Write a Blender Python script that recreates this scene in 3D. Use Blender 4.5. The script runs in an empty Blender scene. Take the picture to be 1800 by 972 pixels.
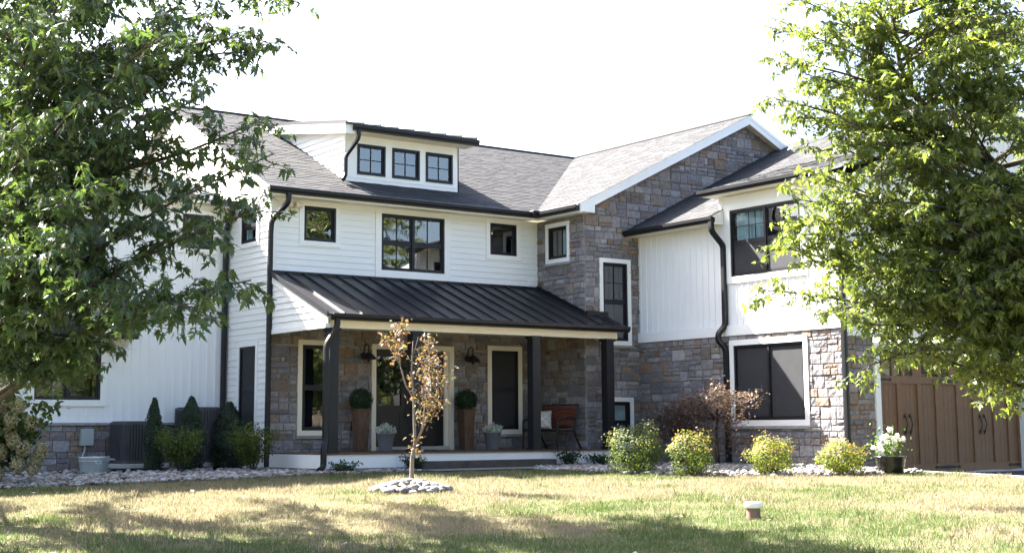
import bpy, bmesh, math, random
import numpy as np
from mathutils import Vector, Matrix, noise as mnoise

random.seed(7)
rng = np.random.default_rng(7)
R = math.radians
scene = bpy.context.scene
COL = scene.collection

# ------------------------------------------------------------------ camera
cam_data = bpy.data.cameras.new('camera')
cam = bpy.data.objects.new('camera', cam_data)
COL.objects.link(cam)
fwd = Vector((0.5808, 0.8011, 0.1430)).normalized()
PITCH, ROLL, YAW = R(8.2188), R(0.35805), R(54.06)
a_dir = Vector((math.sin(YAW), math.cos(YAW), 0)); b_dir = Vector((-math.cos(YAW), math.sin(YAW), 0))
def to_house(v):            # from the camera's level frame to the house's frame
    return Vector((v.dot(a_dir), v.dot(b_dir), v.z))
f_ = Vector((0, math.cos(PITCH), math.sin(PITCH))); r_ = Vector((1, 0, 0)); d_ = Vector((0, math.sin(PITCH), -math.cos(PITCH)))
r2 = math.cos(ROLL) * r_ + math.sin(ROLL) * d_
d2 = -math.sin(ROLL) * r_ + math.cos(ROLL) * d_
CX, CY, CZ = to_house(r2), to_house(-d2), to_house(-f_)
EYE = Vector((-13.769, -27.596, 0.780))
m = Matrix(((CX.x, CY.x, CZ.x, EYE.x), (CX.y, CY.y, CZ.y, EYE.y), (CX.z, CY.z, CZ.z, EYE.z), (0, 0, 0, 1)))
cam.matrix_world = m
cam_data.sensor_fit = 'HORIZONTAL'; cam_data.sensor_width = 36.0
cam_data.lens = 36.0 * 2571.23 / 1800
cam_data.shift_y = -(486 - 384.37) / 1800
cam_data.clip_start = 0.1; cam_data.clip_end = 3000
scene.camera = cam
FW = Vector((0.587, 0.809, 0)).normalized(); RT = Vector((FW.y, -FW.x, 0))
def site(d, r, z):          # a plan position: metres ahead of the standpoint, metres to the right, height
    p = EYE + FW * d + RT * r
    return Vector((p.x, p.y, z))

# ------------------------------------------------------------------ sky, sun, exposure
SUN_AZ, SUN_EL = 70.3, 43.0          # behind the house and to its left
to_sun = Vector((-math.cos(R(SUN_AZ)) * math.cos(R(SUN_EL)), math.sin(R(SUN_AZ)) * math.cos(R(SUN_EL)), math.sin(R(SUN_EL))))
world = bpy.data.worlds.new('World'); scene.world = world; world.use_nodes = True
nt = world.node_tree
bg = nt.nodes['Background']
sky = nt.nodes.new('ShaderNodeTexSky'); sky.sky_type = 'NISHITA'; sky.sun_disc = False
sky.sun_elevation = R(SUN_EL); sky.sun_rotation = math.atan2(to_sun.x, to_sun.y)
sky.air_density = 0.9; sky.dust_density = 4.0; sky.ozone_density = 1.0; sky.altitude = 50
nt.links.new(sky.outputs[0], bg.inputs[0]); bg.inputs[1].default_value = 0.062
sl = bpy.data.lights.new('sun', 'SUN'); sl.energy = 5.0; sl.angle = R(0.53); sl.color = (1.0, 0.945, 0.86)
so = bpy.data.objects.new('sun', sl); COL.objects.link(so)
so.rotation_euler = (-to_sun).to_track_quat('-Z', 'Y').to_euler()
so.location = to_sun * 60
scene.render.engine = 'CYCLES'
vs = scene.view_settings
vs.view_transform = 'Standard'; vs.look = 'None'; vs.exposure = 3.38; vs.gamma = 1.0; vs.use_curve_mapping = False
scene.cycles.max_bounces = 8; scene.cycles.diffuse_bounces = 4; scene.cycles.transparent_max_bounces = 12
scene.cycles.sample_clamp_indirect = 6.0

# ------------------------------------------------------------------ materials
def mat(name, color, rough=0.6, spec=0.5, metallic=0.0, var=0.0, vscale=3.0, bump=0.0, bscale=40.0, stretch=(1, 1, 1), attr=False):
    m = bpy.data.materials.new(name); m.use_nodes = True
    n = m.node_tree.nodes; l = m.node_tree.links
    p = n['Principled BSDF']
    p.inputs['Roughness'].default_value = rough
    p.inputs['Specular IOR Level'].default_value = spec
    p.inputs['Metallic'].default_value = metallic
    tc = n.new('ShaderNodeTexCoord'); mp = n.new('ShaderNodeMapping'); mp.inputs['Scale'].default_value = stretch
    l.new(tc.outputs['Object'], mp.inputs['Vector'])
    src = None
    if attr:
        at = n.new('ShaderNodeAttribute'); at.attribute_name = 'Col'; src = at.outputs['Color']
    if var > 0:
        nz = n.new('ShaderNodeTexNoise'); nz.inputs['Scale'].default_value = vscale; nz.inputs['Detail'].default_value = 8; nz.inputs['Roughness'].default_value = 0.65
        l.new(mp.outputs[0], nz.inputs['Vector'])
        mr = n.new('ShaderNodeMapRange'); mr.inputs['From Min'].default_value = 0.3; mr.inputs['From Max'].default_value = 0.7
        mr.inputs['To Min'].default_value = 1 - var; mr.inputs['To Max'].default_value = 1 + var
        l.new(nz.outputs['Fac'], mr.inputs['Value'])
        mx = n.new('ShaderNodeMix'); mx.data_type = 'RGBA'; mx.blend_type = 'MULTIPLY'; mx.inputs['Factor'].default_value = 1
        if src: l.new(src, mx.inputs['A'])
        else: mx.inputs['A'].default_value = (*color, 1)
        l.new(mr.outputs[0], mx.inputs['B']); src = mx.outputs['Result']
    if src: l.new(src, p.inputs['Base Color'])
    else: p.inputs['Base Color'].default_value = (*color, 1)
    if bump > 0:
        nb = n.new('ShaderNodeTexNoise'); nb.inputs['Scale'].default_value = bscale; nb.inputs['Detail'].default_value = 6
        l.new(mp.outputs[0], nb.inputs['Vector'])
        b = n.new('ShaderNodeBump'); b.inputs['Strength'].default_value = bump; b.inputs['Distance'].default_value = 0.02
        l.new(nb.outputs['Fac'], b.inputs['Height']); l.new(b.outputs[0], p.inputs['Normal'])
    return m

def leaf_mat(name, trans=0.4, rough=0.45, warm=(1.25, 1.2, 0.45), spec=0.4):
    m = bpy.data.materials.new(name); m.use_nodes = True
    n = m.node_tree.nodes; l = m.node_tree.links
    p = n['Principled BSDF']; p.inputs['Roughness'].default_value = rough; p.inputs['Specular IOR Level'].default_value = spec
    at = n.new('ShaderNodeAttribute'); at.attribute_name = 'Col'
    l.new(at.outputs['Color'], p.inputs['Base Color'])
    t = n.new('ShaderNodeBsdfTranslucent')
    mx = n.new('ShaderNodeMix'); mx.data_type = 'RGBA'; mx.blend_type = 'MULTIPLY'; mx.inputs['Factor'].default_value = 1
    l.new(at.outputs['Color'], mx.inputs['A']); mx.inputs['B'].default_value = (warm[0] * 2.2, warm[1] * 2.2, warm[2] * 2.2, 1)
    l.new(mx.outputs['Result'], t.inputs['Color'])
    ms = n.new('ShaderNodeMixShader'); ms.inputs[0].default_value = trans
    l.new(p.outputs[0], ms.inputs[1]); l.new(t.outputs[0], ms.inputs[2])
    l.new(ms.outputs[0], n['Material Output'].inputs['Surface'])
    return m

def glass_mat(name, tint=(0.80, 0.86, 0.88), ior=1.9, rough=0.005):
    m = bpy.data.materials.new(name); m.use_nodes = True
    n = m.node_tree.nodes; l = m.node_tree.links
    n.remove(n['Principled BSDF'])
    fr = n.new('ShaderNodeFresnel'); fr.inputs['IOR'].default_value = ior
    nz = n.new('ShaderNodeTexNoise'); nz.inputs['Scale'].default_value = 2.2; nz.inputs['Detail'].default_value = 1
    tc = n.new('ShaderNodeTexCoord'); l.new(tc.outputs['Object'], nz.inputs['Vector'])
    b = n.new('ShaderNodeBump'); b.inputs['Strength'].default_value = 0.06; b.inputs['Distance'].default_value = 0.03
    l.new(nz.outputs['Fac'], b.inputs['Height'])
    g = n.new('ShaderNodeBsdfGlossy'); g.inputs['Roughness'].default_value = rough; l.new(b.outputs[0], g.inputs['Normal'])
    t = n.new('ShaderNodeBsdfTransparent'); t.inputs['Color'].default_value = (*tint, 1)
    ge = n.new('ShaderNodeNewGeometry'); iv = n.new('ShaderNodeMath'); iv.operation = 'SUBTRACT'; iv.inputs[0].default_value = 1.0; l.new(ge.outputs['Backfacing'], iv.inputs[1])
    mu = n.new('ShaderNodeMath'); mu.operation = 'MULTIPLY'; l.new(fr.outputs[0], mu.inputs[0]); l.new(iv.outputs[0], mu.inputs[1])
    ms = n.new('ShaderNodeMixShader')
    l.new(mu.outputs[0], ms.inputs[0]); l.new(t.outputs[0], ms.inputs[1]); l.new(g.outputs[0], ms.inputs[2])
    l.new(ms.outputs[0], n['Material Output'].inputs['Surface'])
    return m

M = {}
M['siding'] = mat('white_siding', (0.80, 0.80, 0.79), 0.5, 0.4, var=0.025, vscale=1.5, bump=0.08, bscale=18, stretch=(1, 1, 6))
M['batten'] = mat('white_board', (0.80, 0.80, 0.80), 0.5, 0.4, var=0.025, vscale=1.2)
M['trim'] = mat('white_trim', (0.82, 0.82, 0.81), 0.45, 0.4, var=0.02, vscale=2)
M['cream'] = mat('bounce_tinted_trim', (0.80, 0.73, 0.62), 0.5, 0.4, var=0.03, vscale=2)  # white porch trim; warm bounce light from lawn and roof tinted into its colour
M['soffit'] = mat('soffit_cream', (0.74, 0.70, 0.62), 0.6, 0.3, var=0.03, vscale=4)
M['black'] = mat('black_aluminium', (0.009, 0.0095, 0.012), 0.42, 0.35, var=0.15, vscale=2)
M['frame'] = mat('black_window_frame', (0.009, 0.0095, 0.013), 0.45, 0.35)
M['metal_roof'] = mat('dark_metal_roof', (0.024, 0.023, 0.027), 0.40, 0.5, metallic=0.3, var=0.18, vscale=1.4, stretch=(1, 0.3, 1))
M['shingle'] = mat('grey_shingle', (0.1, 0.1, 0.1), 0.85, 0.15, var=0.18, vscale=70, bump=0.3, bscale=220, attr=True)
M['ridge'] = mat('ridge_shingle', (0.07, 0.068, 0.07), 0.9, 0.2, var=0.3, vscale=40)
M['stone'] = mat('grey_brown_stone', (0.2, 0.2, 0.2), 0.85, 0.25, var=0.30, vscale=14, bump=0.55, bscale=34, attr=True)
M['mortar'] = mat('stone_mortar', (0.27, 0.255, 0.25), 0.95, 0.1, var=0.2, vscale=30, bump=0.3, bscale=120)
M['cap'] = mat('stone_cap', (0.27, 0.265, 0.265), 0.85, 0.2, var=0.2, vscale=9, bump=0.3, bscale=50)
M['pane'] = glass_mat('window_glass', ior=2.5)
M['screen'] = mat('insect_screen', (0.030, 0.031, 0.036), 0.75, 0.3, var=0.12, vscale=5)
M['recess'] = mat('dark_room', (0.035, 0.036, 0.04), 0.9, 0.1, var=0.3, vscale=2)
M['curtain'] = mat('pale_curtain', (0.66, 0.74, 0.76), 0.9, 0.1, var=0.1, vscale=6)
M['porch_paint'] = mat('charcoal_paint', (0.012, 0.013, 0.018), 0.5, 0.35, var=0.1, vscale=3)
M['door'] = mat('black_door_paint', (0.012, 0.012, 0.015), 0.4, 0.4)
M['deck'] = mat('brown_deck', (0.11, 0.07, 0.05), 0.7, 0.3, var=0.3, vscale=8, stretch=(1, 8, 1))
M['slate'] = mat('dark_slate', (0.065, 0.055, 0.052), 0.6, 0.3, var=0.35, vscale=5, bump=0.2, bscale=14)
M['paver'] = mat('grey_paver', (0.25, 0.235, 0.22), 0.85, 0.2, var=0.25, vscale=7)
M['garage_wood'] = mat('brown_garage_door', (0.19, 0.102, 0.053), 0.55, 0.35, var=0.22, vscale=7, stretch=(6, 1, 0.7))
M['iron'] = mat('black_iron', (0.012, 0.012, 0.013), 0.5, 0.4)
M['brass'] = mat('brushed_brass', (0.4, 0.32, 0.18), 0.35, 0.5, metallic=1.0)
M['ac'] = mat('dark_grey_cabinet', (0.062, 0.063, 0.070), 0.5, 0.4, var=0.1, vscale=3)
M['concrete'] = mat('concrete', (0.42, 0.41, 0.39), 0.9, 0.2, var=0.18, vscale=6, bump=0.2, bscale=90)
M['asphalt'] = mat('asphalt', (0.05, 0.05, 0.054), 0.9, 0.2, var=0.3, vscale=40, bump=0.4, bscale=150)
M['galv'] = mat('galvanised_steel', (0.50, 0.55, 0.58), 0.45, 0.5, metallic=0.5, var=0.15, vscale=6)
M['grey_box'] = mat('grey_plastic', (0.33, 0.37, 0.37), 0.5, 0.4)
M['flood'] = mat('cream_plastic', (0.68, 0.60, 0.50), 0.5, 0.4)
M['pedestal'] = mat('rustic_wood', (0.105, 0.062, 0.040), 0.7, 0.3, var=0.4, vscale=6, stretch=(5, 5, 0.8))
M['pot_grey'] = mat('grey_pot', (0.16, 0.17, 0.19), 0.55, 0.4, var=0.1)
M['pot_black'] = mat('black_pot', (0.014, 0.014, 0.015), 0.3, 0.5)
M['bench_wood'] = mat('red_brown_slats', (0.19, 0.052, 0.026), 0.5, 0.4, var=0.3, vscale=6, stretch=(6, 0.6, 6))
M['pillow'] = mat('woven_pillow', (0.50, 0.48, 0.45), 0.9, 0.1, var=0.12, vscale=30)
M['pillow_mark'] = mat('white_stitching', (0.72, 0.70, 0.66), 0.9, 0.1)
M['bark'] = mat('grey_bark', (0.07, 0.058, 0.048), 0.9, 0.2, var=0.4, vscale=9, bump=0.6, bscale=25, stretch=(1, 1, 0.25))
M['twig'] = mat('pale_bark', (0.19, 0.16, 0.135), 0.85, 0.2, var=0.3, vscale=14, bump=0.4, bscale=40)
M['pebble'] = mat('river_stone', (0.4, 0.4, 0.4), 0.75, 0.3, var=0.2, vscale=14, attr=True)
M['soil'] = mat('dark_mulch', (0.05, 0.04, 0.033), 0.95, 0.1, var=0.4, vscale=14, bump=0.5, bscale=60)
M['clay'] = mat('brown_pipe', (0.17, 0.10, 0.085), 0.6, 0.3, var=0.15, vscale=8)
M['pvc'] = mat('white_cap', (0.72, 0.72, 0.71), 0.4, 0.4)
M['leaf'] = leaf_mat('maple_leaf', 0.26, 0.42, spec=0.4)
M['leaf_sunny'] = leaf_mat('sunny_maple_leaf', 0.40, 0.36, warm=(1.2, 1.24, 0.52), spec=0.5)
M['shrub'] = leaf_mat('shrub_leaf', 0.25, 0.65, spec=0.2)
M['needle'] = leaf_mat('conifer_leaf', 0.12, 0.6)
M['redleaf'] = leaf_mat('red_leaf', 0.28, 0.55, warm=(1.0, 0.9, 0.6), spec=0.3)
M['grass'] = leaf_mat('grass_blade', 0.25, 0.65, warm=(0.8, 0.78, 0.68), spec=0.15)
M['petal'] = leaf_mat('petal', 0.25, 0.6, warm=(0.45, 0.45, 0.42), spec=0.2)

# ------------------------------------------------------------------ mesh helpers
class MB:
    def __init__(s): s.v = []; s.f = []; s.mi = []; s.col = []
    def face(s, pts, mi=0, col=None):
        b = len(s.v); s.v += [tuple(p) for p in pts]; s.f.append(tuple(range(b, b + len(pts)))); s.mi.append(mi); s.col.append(col)
    def faces(s, verts, faces, mi=0, col=None):
        b = len(s.v); s.v += [tuple(p) for p in verts]
        for f in faces: s.f.append(tuple(b + i for i in f)); s.mi.append(mi); s.col.append(col)
    def hexa(s, p, mi=0, col=None):   # 8 corners: 0-3 bottom ccw, 4-7 top ccw
        s.faces(p, [(3, 2, 1, 0), (4, 5, 6, 7), (0, 1, 5, 4), (1, 2, 6, 5), (2, 3, 7, 6), (3, 0, 4, 7)], mi, col)
    def box(s, x0, x1, y0, y1, z0, z1, mi=0, col=None):
        x0, x1 = min(x0, x1), max(x0, x1); y0, y1 = min(y0, y1), max(y0, y1); z0, z1 = min(z0, z1), max(z0, z1)
        s.hexa([(x0, y0, z0), (x1, y0, z0), (x1, y1, z0), (x0, y1, z0), (x0, y0, z1), (x1, y0, z1), (x1, y1, z1), (x0, y1, z1)], mi, col)
    def fbox(s, F, u0, u1, z0, z1, d0, d1, mi=0, col=None):
        P = F.P
        s.hexa([P(u0, z0, d1), P(u1, z0, d1), P(u1, z0, d0), P(u0, z0, d0), P(u0, z1, d1), P(u1, z1, d1), P(u1, z1, d0), P(u0, z1, d0)], mi, col)
    def prism(s, poly, off, mi=0, col=None):   # polygon (3-D points) and an offset vector
        n = len(poly); off = Vector(off); p = [Vector(q) for q in poly]
        s.faces(p + [q + off for q in p], [tuple(range(n - 1, -1, -1)), tuple(range(n, 2 * n))] + [(i, (i + 1) % n, n + (i + 1) % n, n + i) for i in range(n)], mi, col)
    def tube(s, path, rad, n=8, mi=0, col=None, cap=True, square=False, asp=1.0):
        path = [Vector(p) for p in path]; k = len(path)
        rads = rad if hasattr(rad, '__len__') else [rad] * k
        t = (path[1] - path[0]).normalized(); ref = Vector((0, 0, 1)) if abs(t.z) < 0.9 else Vector((1, 0, 0))
        x = t.cross(ref).normalized(); b = len(s.v)
        for i, p in enumerate(path):
            t = (path[min(i + 1, k - 1)] - path[max(i - 1, 0)]).normalized()
            x = (x - t * x.dot(t)).normalized(); y = t.cross(x)
            for j in range(n):
                a = 2 * math.pi * (j + 0.5) / n
                c, sn = math.cos(a), math.sin(a)
                if square:
                    q = max(abs(c), abs(sn)); q = (abs(c) ** 6 + abs(sn) ** 6) ** (1 / 6); c, sn = c / q, sn / q
                s.v.append(tuple(p + x * (c * rads[i]) + y * (sn * rads[i] * asp)))
        for i in range(k - 1):
            for j in range(n):
                s.f.append((b + i * n + j, b + i * n + (j + 1) % n, b + (i + 1) * n + (j + 1) % n, b + (i + 1) * n + j)); s.mi.append(mi); s.col.append(col)
        if cap:
            s.f.append(tuple(b + j for j in range(n - 1, -1, -1))); s.mi.append(mi); s.col.append(col)
            s.f.append(tuple(b + (k - 1) * n + j for j in range(n))); s.mi.append(mi); s.col.append(col)
    def lathe(s, prof, c, n=20, mi=0, sx=1, sy=1):
        b = len(s.v); k = len(prof)
        for r, z in prof:
            for j in range(n):
                a = 2 * math.pi * j / n
                s.v.append((c[0] + r * sx * math.cos(a), c[1] + r * sy * math.sin(a), c[2] + z))
        for i in range(k - 1):
            for j in range(n):
                s.f.append((b + i * n + j, b + i * n + (j + 1) % n, b + (i + 1) * n + (j + 1) % n, b + (i + 1) * n + j)); s.mi.append(mi); s.col.append(None)
        s.f.append(tuple(b + j for j in range(n - 1, -1, -1))); s.mi.append(mi); s.col.append(None)
        s.f.append(tuple(b + (k - 1) * n + j for j in range(n))); s.mi.append(mi); s.col.append(None)
    def build(s, name, mats, parent=None, smooth=False, clip=(), bevel=0.0):
        me = bpy.data.meshes.new(name)
        me.from_pydata(s.v, [], s.f)
        if not isinstance(mats, (list, tuple)): mats = [mats]
        for q in mats: me.materials.append(q)
        me.polygons.foreach_set('material_index', s.mi)
        if any(c is not None for c in s.col):
            ca = me.color_attributes.new('Col', 'FLOAT_COLOR', 'CORNER')
            arr = []
            for f, c in zip(s.f, s.col):
                c = c or (0.2, 0.2, 0.2); arr += [c[0], c[1], c[2], 1.0] * len(f)
            ca.data.foreach_set('color', arr)
        if clip or bevel:
            bm = bmesh.new(); bm.from_mesh(me)
            for co, no in clip:
                bmesh.ops.bisect_plane(bm, geom=bm.verts[:] + bm.edges[:] + bm.faces[:], plane_co=co, plane_no=no, clear_outer=True)
            if bevel:
                bmesh.ops.remove_doubles(bm, verts=bm.verts[:], dist=1e-5)
                bmesh.ops.bevel(bm, geom=bm.edges[:], offset=bevel, segments=2, affect='EDGES', profile=0.5)
            bm.to_mesh(me); bm.free()
        if smooth: me.polygons.foreach_set('use_smooth', [True] * len(me.polygons))
        me.update()
        o = bpy.data.objects.new(name, me); COL.objects.link(o)
        if parent:
            o.parent = parent
            if parent.location.length > 0 or parent.parent: o.matrix_parent_inverse = Matrix.Translation(-root_loc(parent))
        return o

def root_loc(o):
    l = Vector((0, 0, 0))
    while o: 
        l = l + o.location + (o.matrix_parent_inverse.translation if o.parent else Vector((0, 0, 0)))
        o = o.parent
    return l

def thing(name, label, cat, loc=(0, 0, 0), group=None):
    o = bpy.data.objects.new(name, None); COL.objects.link(o); o.location = loc
    o['label'] = label; o['category'] = cat
    if group: o['group'] = group
    return o
def tag(o, label, cat, group=None):
    o['label'] = label; o['category'] = cat
    if group: o['group'] = group
    return o
def struct(o, kind='structure'): o['kind'] = kind; return o

class Frame:
    def __init__(s, O, side):
        s.O = Vector(O)
        s.u, s.n = {'front': (Vector((1, 0, 0)), Vector((0, -1, 0))), 'left': (Vector((0, -1, 0)), Vector((-1, 0, 0)))}[side]
    def P(s, u, z, d=0.0): return s.O + s.u * u + Vector((0, 0, z)) + s.n * d

def cells(u0, u1, z0, z1, ops):
    us = sorted({u0, u1, *[min(max(o[i], u0), u1) for o in ops for i in (0, 1)]})
    zs = sorted({z0, z1, *[min(max(o[i], z0), z1) for o in ops for i in (2, 3)]})
    for ua, ub in zip(us, us[1:]):
        for za, zb in zip(zs, zs[1:]):
            if ub - ua < 1e-5 or zb - za < 1e-5: continue
            c, d = (ua + ub) / 2, (za + zb) / 2
            if any(o[0] < c < o[1] and o[2] < d < o[3] for o in ops): continue
            yield ua, ub, za, zb

def lap_wall(F, u0, u1, z0, z1, ops, name, parent, clip=(), course=0.133, corner=(True, True)):
    mb = MB(); k = 0; z = z0
    while z < z1 - 1e-6:
        zt = min(z + course, z1)
        for ua, ub, za, zb in cells(u0, u1, z, zt, ops):
            f = lambda q: 0.021 - 0.019 * (q - z) / course
            mb.face([F.P(ua, za, f(za)), F.P(ub, za, f(za)), F.P(ub, zb, f(zb)), F.P(ua, zb, f(zb))])
            if abs(za - z) < 1e-6: mb.face([F.P(ua, za, -0.002), F.P(ub, za, -0.002), F.P(ub, za, f(za)), F.P(ua, za, f(za))])
        z = zt
    for ua, ub, za, zb in cells(u0, u1, z0, z1, ops):
        mb.face([F.P(ua, za, -0.08), F.P(ua, zb, -0.08), F.P(ub, zb, -0.08), F.P(ub, za, -0.08)])
    return mb.build(name, M['siding'], parent, clip=clip)

def batten_wall(F, u0, u1, z0, z1, ops, name, parent, clip=(), step=0.188, bw=0.036):
    mb = MB()
    for ua, ub, za, zb in cells(u0, u1, z0, z1, ops):
        mb.face([F.P(ua, za), F.P(ub, za), F.P(ub, zb), F.P(ua, zb)])
        mb.face([F.P(ua, za, -0.08), F.P(ua, zb, -0.08), F.P(ub, zb, -0.08), F.P(ub, za, -0.08)])
    u = u0 + 0.07
    while u < u1 - bw:
        iv = [(z0, z1)]
        for o in ops:
            if u + bw > o[0] and u < o[1]:
                iv = [q for a, b in iv for q in ((a, min(b, o[2])), (max(a, o[3]), b)) if q[1] - q[0] > 0.01]
        for a, b in iv: mb.fbox(F, u, u + bw, a, b, -0.004, 0.014)
        u += step
    return mb.build(name, M['batten'], parent, clip=clip)

SG = 1.12
GREYS = [(0.205, 0.192, 0.205), (0.175, 0.167, 0.182), (0.235, 0.222, 0.228), (0.155, 0.147, 0.160), (0.195, 0.178, 0.182), (0.26, 0.245, 0.245), (0.18, 0.16, 0.162), (0.21, 0.19, 0.188)]
BROWNS = [(0.195, 0.15, 0.122), (0.17, 0.132, 0.112), (0.215, 0.165, 0.135), (0.155, 0.125, 0.112), (0.195, 0.165, 0.145), (0.20, 0.140, 0.105)]
def stone_wall(F, u0, u1, z0, z1, ops, name, parent, clip=(), seed=1, unit=0.088, brown=0.20):
    r = random.Random(seed); mb = MB()
    for ua, ub, za, zb in cells(u0, u1, z0, z1, ops):
        mb.face([F.P(ua, za), F.P(ub, za), F.P(ub, zb), F.P(ua, zb)], 1, (0.3, 0.3, 0.3))
        mb.face([F.P(ua, za, -0.1), F.P(ua, zb, -0.1), F.P(ub, zb, -0.1), F.P(ub, za, -0.1)], 1, (0.3, 0.3, 0.3))
    def stone(a, b, c, d):
        g = 0.006
        a, b, c, d = a + g * r.uniform(.5, 1.3), b - g * r.uniform(.5, 1.3), c + g * r.uniform(.5, 1.3), d - g * r.uniform(.5, 1.3)
        if b - a < .03 or d - c < .03: return
        base = r.choice(BROWNS) if r.random() < brown else r.choice(GREYS)
        q = SG * r.uniform(0.84, 1.16); colr = tuple(t * q for t in base)
        dep = r.uniform(0.014, 0.036); ins = 0.009
        vs_ = [F.P(a, c, 0), F.P(b, c, 0), F.P(b, d, 0), F.P(a, d, 0)]
        NX = 5 if b - a > .3 else 4 if b - a > .2 else 3; NZ = 3
        for yy in range(NZ):
            for xx in range(NX):
                e = r.uniform(-0.007, 0.007)
                uu = a + ins + (b - a - 2 * ins) * xx / (NX - 1) + r.uniform(-.004, .004); zz = c + ins + (d - c - 2 * ins) * yy / (NZ - 1) + r.uniform(-.004, .004)
                vs_.append(F.P(uu, zz, dep + e + (0.005 if 0 < xx < NX - 1 and yy == 1 else 0)))
        G = lambda xx, yy: 4 + yy * NX + xx
        fs = [(G(x, y), G(x + 1, y), G(x + 1, y + 1), G(x, y + 1)) for y in range(NZ - 1) for x in range(NX - 1)]
        fs.append((0, 1) + tuple(G(x, 0) for x in range(NX - 1, -1, -1)))
        fs.append((1, 2) + tuple(G(NX - 1, y) for y in range(NZ - 1, -1, -1)))
        fs.append((2, 3) + tuple(G(x, NZ - 1) for x in range(NX)))
        fs.append((3, 0) + tuple(G(0, y) for y in range(NZ)))
        mb.faces(vs_, fs, 0, colr)
    zbs = sorted({z0, z1, *[min(max(o[k], z0), z1) for o in ops for k in (2, 3)]}); bands = []
    for za, zb in zip(zbs, zbs[1:]):
        hs = []; 
        while sum(hs) < zb - za - .06: hs.append(r.choice([.12, .17, .19, .24, .27]))
        if not hs: hs = [zb - za]
        k = (zb - za) / sum(hs); z = za
        for h in hs: bands.append((z, z + h * k)); z += h * k
    for za, zb in bands:
        zm = (za + zb) / 2; iv = [(u0, u1)]
        for o in ops:
            if o[2] < zm < o[3]: iv = [q for a, b in iv for q in ((a, min(b, o[0])), (max(a, o[1]), b)) if q[1] - q[0] > .02]
        h = zb - za
        for a, b in iv:
            x = a
            while x < b - .01:
                w = h * r.uniform(1.1, 2.4) if h < .2 else r.uniform(.22, .48); xe = x + w
                if b - xe < .12: xe = b
                split = h > .18 and r.random() < .6
                if not split: stone(x, xe, za, zb)
                else:
                    zs = za + h * r.choice([.36, .45, .5, .6])
                    for c, d in ((za, zs), (zs, zb)):
                        if xe - x > .3 and r.random() < .55: q = x + (xe - x) * r.uniform(.35, .65); stone(x, q, c, d); stone(q, xe, c, d)
                        else: stone(x, xe, c, d)
                x = xe
    return mb.build(name, [M['stone'], M['mortar']], parent, clip=clip)

def shingle_roof(P0, u, s, L, W, name, parent, clip=(), seed=1, expo=0.138):
    P0, u, s = Vector(P0), Vector(u).normalized(), Vector(s).normalized(); n = u.cross(s)
    r = random.Random(seed); mb = MB(); k = 0; y = 0.0
    PAL = [0.046, 0.049, 0.052, 0.055, 0.050, 0.044]
    while y < W:
        x = -r.uniform(0, .3)
        while x < L:
            w = r.choice([0.14, 0.18, 0.22, 0.28, 0.33]); xe = min(x + w, L); xs = max(x, 0)
            if xe > xs + 0.005:
                h = r.choice([0.004, 0.009]); g = r.choice(PAL) * r.uniform(.97, 1.03)
                y1 = y + expo * 1.02; yb = y - (0.012 if h > .005 else 0)
                c = (g * 0.98, g * 0.985, g * 1.06)
                p = lambda a, b, t: P0 + u * a + s * b + n * t
                mb.faces([p(xs, yb, 0), p(xe, yb, 0), p(xs, yb, h), p(xe, yb, h), p(xs, y1, 0.001), p(xe, y1, 0.001)], [(0, 1, 3, 2), (2, 3, 5, 4), (0, 2, 4), (1, 5, 3)], 0, c)
            x += w
        y += expo
    return mb.build(name, M['shingle'], parent, clip=clip)

def gutter(p0, p1, out, name, parent):
    p0, p1, out = Vector(p0), Vector(p1), Vector(out)
    prof = [(0, 0), (0.08, 0), (0.095, 0.035), (0.12, 0.06), (0.125, 0.125), (0.118, 0.128), (0, 0.10)]
    mb = MB(); mb.prism([p0 + out * a + Vector((0, 0, b)) for a, b in prof], p1 - p0)
    return mb.build(name, M['black'], parent)

def smooth_path(pts, r=0.09, k=5):
    pts = [Vector(p) for p in pts]; out = [pts[0]]
    for a, b, c in zip(pts, pts[1:], pts[2:]):
        d1, d2 = (a - b), (c - b); q = min(r, d1.length * .48, d2.length * .48)
        s, e = b + d1.normalized() * q, b + d2.normalized() * q
        for i in range(k + 1):
            t = i / k; out.append(s * (1 - t) ** 2 + b * (2 * t * (1 - t)) + e * t * t)
    return out + [pts[-1]]
def downspout(pts, name, parent, rad=0.045):
    mb = MB(); mb.tube(smooth_path(pts), rad, 12, square=True)
    return mb.build(name, M['black'], parent, smooth=False)

def ring(mb, F, u0, u1, z0, z1, w, d0, d1, mi=0, bottom=True):
    mb.fbox(F, u0, u1, z1 - w, z1, d0, d1, mi)
    if bottom: mb.fbox(F, u0, u1, z0, z0 + w, d0, d1, mi)
    zb = z0 + w if bottom else z0
    mb.fbox(F, u0, u0 + w, zb, z1 - w, d0, d1, mi); mb.fbox(F, u1 - w, u1, zb, z1 - w, d0, d1, mi)

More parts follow.
